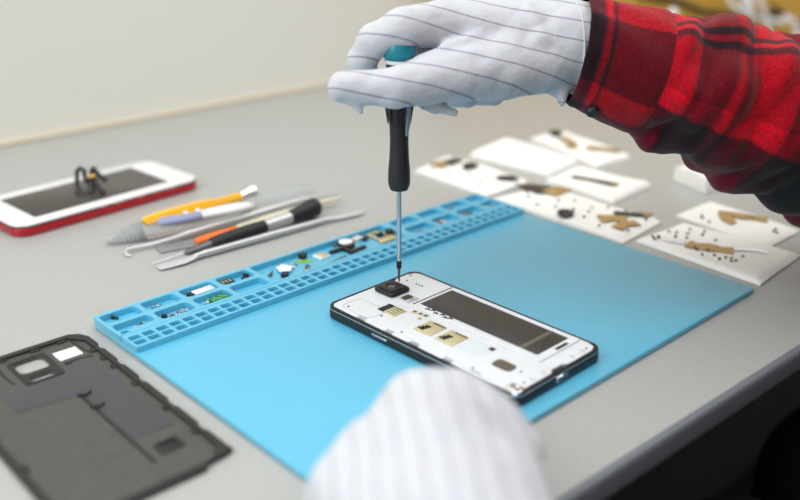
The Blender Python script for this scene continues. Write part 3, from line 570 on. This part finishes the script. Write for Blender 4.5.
dots = [(383, 100), (385, 94), (405, 92), (384, 49), (386, 40), (398, 32), (385, 63), (418, 89), (415, 75), (388, 97), (381, 97), (396, 88), (409, 84), (381, 42), (383, 35), (386, 32), (389, 36), (379, 55), (402, 98), (400, 80), (424, 78), (390, 57), (387, 66), (412, 62)]
sc0 = None
for i, (x, y) in enumerate(dots):
    if sc0 is None:
        b = screw_bm(None, .95, 2.4); sc0 = b.build('screw', M['flexdark']); o = sc0
    else: o = sc0.copy(); C.objects.link(o)
    o.location = (x*S, y*S, .0034); o.rotation_euler = (0, 0, i*1.7); tag(o, 'tiny dark screw scattered on the cream embossed tissue', 'screw', 'screws on the cream tissue')
for i, (x, y) in enumerate([(464, 42), (463, 38), (452, 96), (447, 88), (470, 44), (455, 99)]):
    o = sc0.copy(); C.objects.link(o); o.location = (x*S, y*S, .0028); o.rotation_euler = (0, 0, i*1.3); tag(o, 'tiny dark screw scattered on the right paper square', 'screw', 'screws on the paper square')
for i, (x, y) in enumerate([(372, 205), (380, 190), (386, 178), (390, 165), (378, 160), (400, 170), (405, 190), (370, 140), (376, 118), (412, 160), (395, 200), (408, 122), (416, 145), (384, 225)]):
    o = sc0.copy(); C.objects.link(o); o.location = (x*S, y*S, .005); o.rotation_euler = (0, 0, i*2.3); tag(o, 'tiny dark screw on the paper along the back mat edge', 'screw', 'screws on the mat edge paper')
for i, (x, y) in enumerate([(384, 320), (392, 300), (398, 285), (386, 280), (404, 300), (420, 340), (380, 338)]):
    o = sc0.copy(); C.objects.link(o); o.location = (x*S, y*S, .005); o.rotation_euler = (0, 0, i*1.1); tag(o, 'tiny dark screw on the leftmost white paper', 'screw', 'screws on the leftmost paper')

# ------------------------------------------------------------------ box and cables by the wall
bx = tag(empty('cardboard_box', (860, 598, 0), math.radians(-15)), 'ochre cardboard box against the wall beyond the red plaid sleeve', 'box')
MB().box(-120, 900, 0, 80, 0.1, 330, c=2).build('carton', M['kraft'], bx)
MB().box(-126, 906, -6, 86, 322, 352, c=2).build('lid', M['kraft'], bx)
CB = [[(1180.0, 491.6, 100.9), (1199.9, 486.2, 72.2), (1233.3, 477.3, 54.4), (1280.0, 464.8, 41.7), (1326.8, 452.2, 35.2)], [(1221.1, 466.0, 99.9), (1242.9, 460.2, 77.2), (1257.9, 456.2, 57.5), (1266.4, 453.9, 37.8), (1282.2, 449.7, -5.5)], [(1030.5, 546.1, 95.8), (1110.8, 524.6, 79.3), (1164.9, 510.1, 60.6), (1230.6, 492.5, 50.0), (1332.1, 465.3, 46.4)], [(1250.4, 445.8, 68.6), (1286.8, 436.0, 53.7), (1325.1, 425.8, 35.0), (1376.7, 411.9, 14.9)], [(1156.8, 456.3, 105.5), (1166.8, 453.7, 96.1), (1177.5, 450.8, 83.5), (1184.1, 449.0, 71.0), (1190.2, 447.4, 61.5)], [(1246.8, 415.7, 56.4), (1269.1, 409.7, 45.6), (1278.8, 407.1, 22.8), (1281.7, 406.3, 0.2)], [(1063.4, 502.1, 21.4), (1062.2, 502.4, 29.1), (1057.4, 503.7, 62.3), (1058.0, 503.5, 71.1), (1057.2, 503.8, 77.0)]]
for k, (nm, lab, cat, mt, r) in enumerate((('cable', 'thick white cable, left of the two hanging before the ochre box', 'cable', 'cable_w', 4), ('cable', 'thick white cable curving straight down, right of the pair before the box', 'cable', 'cable_w', 4),
                          ('cable', 'black cable sagging across the left front of the ochre box', 'cable', 'black', 4), ('cable', 'thin black line slanting across the right front of the ochre box', 'cable', 'black', 3.5),  # second entry: thin black tube following a dark slanting line
                          ('plug', 'white power plug between the two white cables', 'plug', 'cable_w', 9), ('cable', 'short white cable at the far right by the sleeve top', 'cable', 'cable_w', 4), ('bottle', 'small pale bottle standing left of the cables', 'bottle', 'cable_w', 8))):
    b = MB().loft(CB[k], r if k not in (4, 6) else [r*.4, r*.95, r, r, r*.5][:len(CB[k])], 12); c = centred(b)
    o = b.build(nm, M[mt], loc=c); tag(o, lab, cat)

# ------------------------------------------------------------------ implicit surfaces (numpy) for cloth-covered hands
def surface_nets(F, org, h):
    nx, ny, nz = F.shape
    ins = F < 0
    c = np.zeros((nx-1, ny-1, nz-1), int)
    for dx in (0, 1):
        for dy in (0, 1):
            for dz in (0, 1): c += ins[dx:nx-1+dx, dy:ny-1+dy, dz:nz-1+dz]
    act = (c > 0) & (c < 8); idx = -np.ones(c.shape, int); ii = np.argwhere(act); idx[act] = np.arange(len(ii))
    acc = np.zeros((len(ii), 3)); cnt = np.zeros(len(ii))
    cs = [(a, b, d) for a in (0, 1) for b in (0, 1) for d in (0, 1)]
    for p in cs:
        for ax in range(3):
            if p[ax]: continue
            q = list(p); q[ax] = 1
            f0 = F[ii[:, 0]+p[0], ii[:, 1]+p[1], ii[:, 2]+p[2]]; f1 = F[ii[:, 0]+q[0], ii[:, 1]+q[1], ii[:, 2]+q[2]]
            m = (f0 < 0) != (f1 < 0); t = np.where(m, f0/np.where(m, f0-f1, 1), 0)
            v = np.array(p, float)[None]+0*acc; v[:, ax] += t
            acc += v*m[:, None]; cnt += m
    V = (ii+acc/cnt[:, None])*h+org
    Q = []
    for ax in range(3):
        b, d = (ax+1) % 3, (ax+2) % 3
        sl0 = [slice(None)]*3; sl1 = [slice(None)]*3; sl0[ax] = slice(0, -1); sl1[ax] = slice(1, None)
        e = ins[tuple(sl0)] != ins[tuple(sl1)]
        E = np.argwhere(e); E = E[(E[:, b] > 0) & (E[:, d] > 0) & (E[:, b] < F.shape[b]-1) & (E[:, d] < F.shape[d]-1)]
        def g(ob, od):
            K = E.copy(); K[:, b] -= ob; K[:, d] -= od; return idx[K[:, 0], K[:, 1], K[:, 2]]
        q = np.stack([g(1, 1), g(0, 1), g(0, 0), g(1, 0)], 1)
        flip = ~ins[E[:, 0], E[:, 1], E[:, 2]]; q[flip] = q[flip][:, ::-1]; Q.append(q)
    return V, np.concatenate(Q)
def rcone(P, a, b, ra, rb):
    a = np.array(a, float); b = np.array(b, float); ba = b-a; l2 = ba@ba
    t = np.clip(((P-a)@ba)/l2, 0, 1)
    return np.linalg.norm(P-a-t[..., None]*ba, axis=-1)-(ra+(rb-ra)*t)
def smin(a, b, k):
    h = np.clip(.5+.5*(b-a)/k, 0, 1); return b*(1-h)+a*h-k*h*(1-h)
def vnoise(P, sc, seed):
    r = np.random.RandomState(seed); out = 0
    for k in range(7):
        d = r.normal(size=3); d /= np.linalg.norm(d); d *= r.uniform(.6, 1.5)/sc
        out = out+np.sin(P@d*2*PI+r.uniform(0, 6.3)+1.3*np.sin(P@(r.normal(size=3)/sc*1.7)+r.uniform(0, 6)))
    return out/7
def hand(name, spec, h, stripe, wr, label, material, parent):
    chains = spec['chains']; allp = np.array([p[:3] for c in chains for p in c['p']]); R = max(p[3] for c in chains for p in c['p'])+5
    lo = allp.min(0)-R; hi = allp.max(0)+R; n = np.ceil((hi-lo)/h).astype(int)+1
    G = np.stack(np.meshgrid(*[lo[i]+h*np.arange(n[i]) for i in range(3)], indexing='ij'), -1)
    F = None
    for c in chains:
        f = None; p = c['p']
        if len(p) == 1: f = np.linalg.norm(G-np.array(p[0][:3]), axis=-1)-p[0][3]
        for a, b in zip(p[:-1], p[1:]):
            d = rcone(G, a[:3], b[:3], a[3], b[3]); f = d if f is None else smin(f, d, 2.5)
        F = f if F is None else smin(F, f, c.get('k', 5))
    for c in spec.get('cut', []):
        d = rcone(G, c[0][:3], c[1][:3], c[0][3], c[1][3]); F = -smin(-F, d, 3)
    F = F+wr[0]*vnoise(G, wr[1], 3)+wr[2]*np.abs(vnoise(G, wr[3], 9))
    V, Q = surface_nets(F, lo, h)
    me = bpy.data.meshes.new(name); me.from_pydata((V*S).tolist(), [], Q.tolist())
    s = (V-np.array(stripe[0]))@np.array(stripe[1])/stripe[2]+stripe[3]*vnoise(V, 60, 21)
    at = me.attributes.new('s', 'FLOAT', 'POINT'); at.data.foreach_set('value', s.astype(np.float32))
    bm = bmesh.new(); bm.from_mesh(me)
    for _ in range(2): bmesh.ops.smooth_vert(bm, verts=bm.verts, factor=.5, use_axis_x=True, use_axis_y=True, use_axis_z=True)
    bm.to_mesh(me); bm.free()
    me.polygons.foreach_set('use_smooth', [True]*len(me.polygons)); me.materials.append(material); me.update()
    o = bpy.data.objects.new(name, me); C.objects.link(o)
    if parent: o.parent = parent
    if label: o['label'] = label
    return o
person = tag(empty('person', (0, 0, 0)), 'person in red plaid shirt and white striped gloves holding a screwdriver over the phone', 'person')
RH = {'chains': [{'k': 10, 'p': [(317.1, 84.4, 146.8, 25.0), (296.4, 102.4, 157.4, 28.7), (275.8, 119.3, 160.9, 29.2), (255.8, 136.3, 162.9, 28.5), (238.1, 150.8, 164.4, 25.8)]}, {'k': 8, 'p': [(250.8, 119.1, 153.1, 20.3), (227.4, 128.1, 153.6, 21.3), (193.6, 134.6, 151.0, 16.4), (152.0, 143.4, 147.1, 11.2), (128.0, 162.2, 148.3, 9.0)]}, {'k': 6, 'p': [(238.4, 138.6, 169.6, 21.5), (199.2, 153.6, 178.2, 14.1), (170.1, 155.9, 178.5, 11.6), (158.8, 168.3, 171.2, 9.3), (155.5, 177.6, 158.4, 8.2), (158.7, 175.1, 143.6, 8.0)]}, {'k': 4, 'p': [(261.3, 141.4, 170.7, 19.5), (232.1, 172.2, 176.6, 14.3), (201.9, 192.3, 167.3, 11.0), (189.7, 177.4, 141.3, 8.3), (197.7, 154.4, 129.7, 7.0)]}, {'k': 4, 'p': [(272.8, 146.6, 167.6, 19.9), (248.3, 180.8, 166.3, 14.1), (221.8, 198.7, 148.4, 10.8), (219.3, 176.8, 129.2, 8.6), (225.0, 152.1, 129.1, 7.2)]}, {'k': 4, 'p': [(282.4, 149.8, 162.9, 18.9), (264.1, 180.1, 154.5, 13.1), (244.2, 189.1, 137.3, 9.6), (241.9, 170.5, 126.8, 8.1), (245.2, 147.4, 128.1, 7.3)]}, {'k': 6, 'p': [(266.0, 109.8, 138.3, 7.7), (260.6, 103.2, 127.9, 1.6)]}, {'k': 4, 'p': [(131.0, 159.6, 143.5, 4.7), (133.8, 153.2, 134.1, 1.2)]}, {'k': 4, 'p': [(186.2, 152.7, 131.2, 4.4), (194.2, 135.2, 126.6, 2.5)]}, {'k': 5, 'p': [(172.7, 142.1, 161.1, 1.8), (187.2, 136.4, 167.2, 2.4), (209.8, 131.5, 172.4, 1.8)]}, {'k': 5, 'p': [(172.0, 136.2, 157.3, 1.5), (196.8, 125.6, 161.5, 2.1), (220.1, 118.2, 160.8, 1.2)]}, {'k': 6, 'p': [(246.3, 123.5, 187.7, 1.9), (241.7, 109.1, 170.3, 2.5), (249.2, 101.4, 155.8, 1.9)]}], 'cut': []}
LH = {'chains': [{'k': 12, 'p': [(66, -330, -8, 44), (16, -210, -4, 34), (-4, -125, 20, 29), (-12, -78, 40, 29), (0, -42, 46, 29)]}, {'k': 9, 'p': [(-15.3, -50.3, 39.8, 29), (-8.8, -23.7, 45.1, 22), (8.2, -9.4, 46.3, 13.5), (40.0, 16.1, 26.0, 10), (54.6, 24.4, 17.8, 8.5)]}, {'k': 7, 'p': [(1.2, -38.8, 48.1, 26), (19.5, -14.4, 56.3, 16), (49.8, 9.5, 30.8, 10), (68.8, 21.4, 17.7, 8.5)]}, {'k': 7, 'p': [(4.1, -41.5, 48.1, 28), (29.3, -23.5, 56.4, 16.5), (60.0, -0.1, 30.8, 10), (82.7, 15.3, 16.8, 8.5)]}, {'k': 7, 'p': [(5.9, -45.3, 44.5, 28), (33.2, -37.0, 52.2, 15), (68.9, -11.1, 26.1, 10), (87.5, 5.0, 17.2, 8.5)]}, {'k': 9, 'p': [(-17.0, -67.3, 46.2, 27), (9.5, -67.6, 50.2, 16), (35.8, -50.3, 46.0, 13), (65.2, -22.2, 26.6, 10.5)]}, {'k': 9, 'p': [(-28.2, -53.1, 39.5, 26), (-29.2, -23.4, 45.8, 14.5)]}], 'cut': []}
hand('glove', RH, 1.15, ((249.6, 98.0, 166.3), (-0.3765, -0.1586, -0.9128), 12.2, 0.12), (.8, 36, -1.5, 26), 'white right hand glove with thin grey stripes gripping the screwdriver', M['glove'], person)
HEM = [(296.7, 135.4, 148.8), (297.6, 136.7, 153.7), (297.8, 137.3, 158.7), (297.6, 137.1, 163.8), (296.9, 136.3, 168.7), (295.6, 134.8, 173.4), (293.9, 132.7, 177.7), (291.8, 130.0, 181.4), (289.4, 126.8, 184.4), (286.7, 123.2, 186.8), (283.8, 119.4, 188.2), (280.8, 115.3, 188.9), (277.8, 111.3, 188.6), (274.9, 107.3, 187.4), (272.1, 103.5, 185.4), (269.7, 100.1, 182.7), (267.5, 97.0, 179.2), (265.8, 94.5, 175.1), (264.5, 92.6, 170.6), (263.6, 91.3, 165.7), (263.4, 90.7, 160.7), (263.6, 90.9, 155.6), (264.3, 91.7, 150.7), (265.6, 93.2, 146.0), (267.3, 95.3, 141.7), (269.4, 98.0, 138.0), (271.8, 101.2, 135.0), (274.5, 104.8, 132.6), (277.4, 108.6, 131.2), (280.4, 112.7, 130.5), (283.4, 116.7, 130.8), (286.3, 120.7, 132.0), (289.1, 124.5, 134.0), (291.5, 127.9, 136.7), (293.7, 131.0, 140.2), (295.4, 133.5, 144.3), (296.7, 135.4, 148.8)]
MB().loft(HEM, [(1.1, .7)]*len(HEM), 8, up=(.6, -.5, .1)).build('hem', M['glove_hem'], person)
hand('glove', LH, 1.8, ((17.4, -22.6, 51.4), (0.7714, -0.5853, 0.2495), 8.5, 0.2), (1.2, 50, -1.2, 36), 'white left hand glove, blurred, reaching to the near edge of the phone', M['glove'], person)

# sleeves: lofted cloth tubes with folds
def sleeve(path, label, n=150, m=230, fold=1.35, rollref=(0, 0, 1), vshift=0.0):
    P = [np.array(p[:3], float) for p in path]; R = [p[3] for p in path]
    seg = [0]
    for a, b in zip(P[:-1], P[1:]): seg.append(seg[-1]+np.linalg.norm(b-a))
    tot = seg[-1]; vs = []; uvs = []
    rs = np.random.RandomState(4); cr = [(rs.uniform(.0, 1), rs.uniform(0, 2*PI), rs.uniform(-1, 1)) for _ in range(14)]
    for i in range(m+1):
        L_ = tot*i/m; k = min(max(np.searchsorted(seg, L_)-1, 0), len(P)-2); t = (L_-seg[k])/(seg[k+1]-seg[k])
        p = P[k]*(1-t)+P[k+1]*t; tt = t*t*(3-2*t); r = R[k]*(1-t)+R[k+1]*t
        d = P[-1]-P[0]; d = d/np.linalg.norm(d); up = np.array(rollref, float); sd = np.cross(d, up); sd /= np.linalg.norm(sd); uu = np.cross(sd, d)
        for j in range(n):
            th = 2*PI*j/n
            cuff = 1/(1+math.exp(-(L_-52)/3))
            dr = fold*cuff*(2.6*math.sin(th*3+L_*.045+1)*math.sin(L_*.055+.6)+1.6*math.sin(th*5-L_*.09+2)+1.1*math.sin(L_*.21+th*2.2+math.sin(th*3)*1.4)+.6*math.sin(L_*.42-th*4))
            dr += fold*(.55*math.sin(th*4+L_*.03)+.35*math.sin(th*9+L_*.12))
            for (c0, c1, c2) in cr:                       # diagonal creases
                x = (L_-60-c0*200)/7+c2*3*math.sin(th-c1); w = max(0, math.cos(th-c1))**2
                dr += fold*cuff*1.9*w*math.exp(-x*x)*(1 if c2 > 0 else -1)
            dr += -1.6*math.exp(-((L_-51)/3.2)**2)+.8*math.exp(-((L_-3)/2.2)**2)
            q = p+(sd*math.cos(th)+uu*math.sin(th))*(r+dr)-d*(6*math.sin(th)*math.exp(-L_/45))
            vs.append(tuple(q*S))
    fs = []; uvl = []
    for i in range(m):
        for j in range(n):
            a = i*n+j; b = i*n+(j+1) % n; fs.append((a, b, b+n, a+n))
            for (ii_, jj_) in ((i, j), (i, j+1), (i+1, j+1), (i+1, j)): uvl += [tot*ii_/m/300.0, (jj_/n+vshift) % 1.0001]
    me = bpy.data.meshes.new('sleeve'); me.from_pydata(vs, [], fs); me.materials.append(M['plaid'])
    uv = me.uv_layers.new(name='UVMap'); uv.data.foreach_set('uv', uvl)
    me.polygons.foreach_set('use_smooth', [True]*len(fs)); me.update()
    o = bpy.data.objects.new('sleeve', me); C.objects.link(o); o.parent = person; o['label'] = label
    md = o.modifiers.new('cloth_thickness', 'SOLIDIFY'); md.thickness = .0016; md.offset = -1
    return o
sleeve([(279.0, 108.0, 159.4, 32), (298.2, 87.3, 149.5, 36), (317.7, 69.1, 141.8, 40), (337.0, 50.3, 132.7, 45), (387.9, 3.4, 110.7, 56), (438.8, -45.5, 87.7, 62), (488.3, -97.5, 59.5, 64)], 'red and black tartan flannel right sleeve with a buttoned cuff')
sleeve([(-4, -126, 19, 33), (14, -195, 0, 37), (36, -250, -2, 43), (66, -330, -8, 50)], 'red and black tartan flannel left sleeve', n=60, m=60)
bt = [(267.5, 85.6, 126.6), (266.7, 84.0, 125.1), (265.8, 82.5, 123.6)]
MB().loft([bt[0], bt[1], bt[2]], [3.0, 4.6, 3.6], 18, up=(1, 0, 0)).build('cuff_button', M['black'], person)

# torso, upper arms and legs of the seated person (beside the frame, shading that side of the desk)
def blobmesh(name, chains, h, material, k=30, label=None):
    allp = np.array([p[:3] for c in chains for p in c]); R = max(p[3] for c in chains for p in c)+25
    lo = allp.min(0)-R; n = np.ceil((allp.max(0)+R-lo)/h).astype(int)+1
    G = np.stack(np.meshgrid(*[lo[i]+h*np.arange(n[i]) for i in range(3)], indexing='ij'), -1); F = None
    for c in chains:
        for a, b in zip(c[:-1], c[1:]):
            d = rcone(G, a[:3], b[:3], a[3], b[3]); F = d if F is None else smin(F, d, k)
    F = F+2.5*vnoise(G, 120, 5)
    V, Q = surface_nets(F, lo, h)
    me = bpy.data.meshes.new(name); me.from_pydata((V*S).tolist(), [], Q.tolist())
    uv = me.uv_layers.new(name='UVMap'); li = Q.reshape(-1); P_ = V[li]
    uv.data.foreach_set('uv', np.stack([((P_[:, 2]+900)/300) % 1, ((P_[:, 0]+P_[:, 1]*.6+900)/300) % 1], 1).astype(np.float32).reshape(-1))
    me.polygons.foreach_set('use_smooth', [True]*len(me.polygons)); me.materials.append(material); me.update()
    o = bpy.data.objects.new(name, me); C.objects.link(o); o.parent = person; o.location = (0, .01, 0)
    if label: o['label'] = label
    return o
blobmesh('shirt', [[(400, -440, -200, 140), (400, -350, 60, 150), (400, -290, 250, 150), (400, -260, 330, 95)],
                   [(270, -290, 290, 110), (400, -275, 300, 130), (530, -265, 290, 110)],
                   [(245, -290, 310, 78), (130, -320, 150, 60), (66, -330, -8, 48)],
                   [(560, -250, 310, 78), (560, -170, 170, 66), (505, -115, 52, 62)]], 9, M['plaid'])
blobmesh('trousers', [[(330, -500, -260, 120), (300, -60, -215, 78), (300, -30, -640, 55)], [(470, -500, -260, 120), (500, -60, -215, 78), (500, -30, -640, 55)], [(330, -500, -250, 130), (470, -500, -250, 130)]], 10, M['trouser'], k=20)
blobmesh('body', [[(400, -260, 330, 62), (400, -225, 440, 56), (400, -202, 500, 84), (400, -190, 545, 92)]], 7, M['skin'], k=20)
blobmesh('hair', [[(400, -215, 560, 96), (400, -240, 520, 84)]], 7, M['hair'], k=20)
for xx in (300, 500):
    MB().loft([(xx, -110, -712), (xx, -60, -702), (xx, 20, -712), (xx, 110, -722), (xx, 130, -726)], [(34, 26), (42, 36), (46, 27), (42, 17), (20, 10)], 20).build('shoe', M['rubber'], person)

# ------------------------------------------------------------------ screwdriver held upright
HX, HY = 168.4, 157.2
drv = tag(empty('screwdriver', (HX, HY, 12.6)), 'black screwdriver with a teal cap, held upright with its tip on the open phone', 'screwdriver')
def db(mb, name, m, xf=None): return mb.build(name, m, drv)
db(MB().lathe([(0, .3), (.5, .5), (.8, 4), (.9, 9), (1.0, 12)]), 'tip', M['dsteel'])
db(MB().lathe([(1.3, 10), (1.7, 10.5), (1.7, 15.5), (1.3, 16)]), 'collar', M['black'])
db(MB().lathe([(1.5, 15), (1.55, 20), (1.6, 70)]), 'shaft', M['steel'])
prof = [(2.4, 64.2), (5.6, 65), (6.7, 67.5), (7.1, 71), (6.9, 78), (6.2, 86), (5.8, 96), (6.1, 106), (7.0, 116), (7.7, 124), (8.1, 134), (8.1, 146)]
db(MB().lathe(prof, n=32), 'handle', M['rubber'])
g = MB()
for k in range(10):
    th = 2*PI*k/10; g.loft([(7.0*math.cos(th), 7.0*math.sin(th), 108), (8.1*math.cos(th), 8.1*math.sin(th), 118), (8.5*math.cos(th), 8.5*math.sin(th), 132), (8.4*math.cos(th), 8.4*math.sin(th), 142)], [(.4, .4), (1.1, .5), (1.1, .5), (.5, .3)], 8, up=(1, .01, 0))
db(g, 'grip_ribs', M['rubber'])
th = math.radians(-84)
db(MB().loft([(r*math.cos(th), r*math.sin(th), z) for r, z in ((6.1, 101), (7.0, 108), (7.9, 120), (8.2, 132))], [(.9, .9), (2.0, 1.1), (2.2, 1.1), (2.2, .9)], 12, up=(math.cos(th), math.sin(th), 0)), 'grip_inlay', M['grey_pl'])
db(MB().lathe([(8.1, 145), (9.0, 145.4), (9.2, 147.0), (8.3, 147.6)], n=32), 'ring', M['white_pl'])
db(MB().lathe([(8.4, 147.2), (9.3, 148.2), (9.9, 151), (10, 156), (8.8, 158.2), (6, 158.8), (0, 159)], n=32), 'cap', M['teal'])

# ------------------------------------------------------------------ light
w = bpy.data.worlds.new('room_light'); bpy.context.scene.world = w; w.use_nodes = True
w.node_tree.nodes['Background'].inputs[0].default_value = (1.0, .985, .96, 1); w.node_tree.nodes['Background'].inputs[1].default_value = .6
def area(name, loc, target, sx, sy, power, col):
    l = bpy.data.lights.new(name, 'AREA'); l.shape = 'RECTANGLE'; l.size = sx*S; l.size_y = sy*S; l.energy = power; l.color = col
    o = bpy.data.objects.new(name, l); C.objects.link(o); o.location = [c*S for c in loc]
    d = Vector([t-c for t, c in zip(target, loc)]); o.rotation_euler = d.to_track_quat('-Z', 'Y').to_euler(); return o
area('window_light', (-1400, 500, 800), (100, 200, 0), 1500, 1400, 21, (.96, .985, 1))
area('ceiling_panel', (100, 60, 1650), (200, 250, 0), 3400, 2600, 60, (1, 1, .985))

# ------------------------------------------------------------------ camera
cam_d = bpy.data.cameras.new('camera'); co = bpy.data.objects.new('camera', cam_d); C.objects.link(co)
cam_d.sensor_width = 36; cam_d.lens = 36*921.47/800; cam_d.clip_start = .01; cam_d.clip_end = 50
right = Vector((0.72901, -0.6845, 0.00189)); upv = Vector((0.25793, 0.27726, 0.92553)); fw = Vector((0.63405, 0.67423, -0.37868))
co.matrix_world = Matrix(((right.x, upv.x, -fw.x, -213.41*S), (right.y, upv.y, -fw.y, -249.72*S), (right.z, upv.z, -fw.z, 263.97*S), (0, 0, 0, 1)))
cam_d.dof.use_dof = True; cam_d.dof.focus_distance = .590; cam_d.dof.aperture_fstop = 3.3
sc = bpy.context.scene; sc.camera = co
sc.view_settings.view_transform = 'Standard'; sc.view_settings.look = 'None'; sc.view_settings.exposure = -0.1; sc.view_settings.gamma = 1; sc.view_settings.use_curve_mapping = False
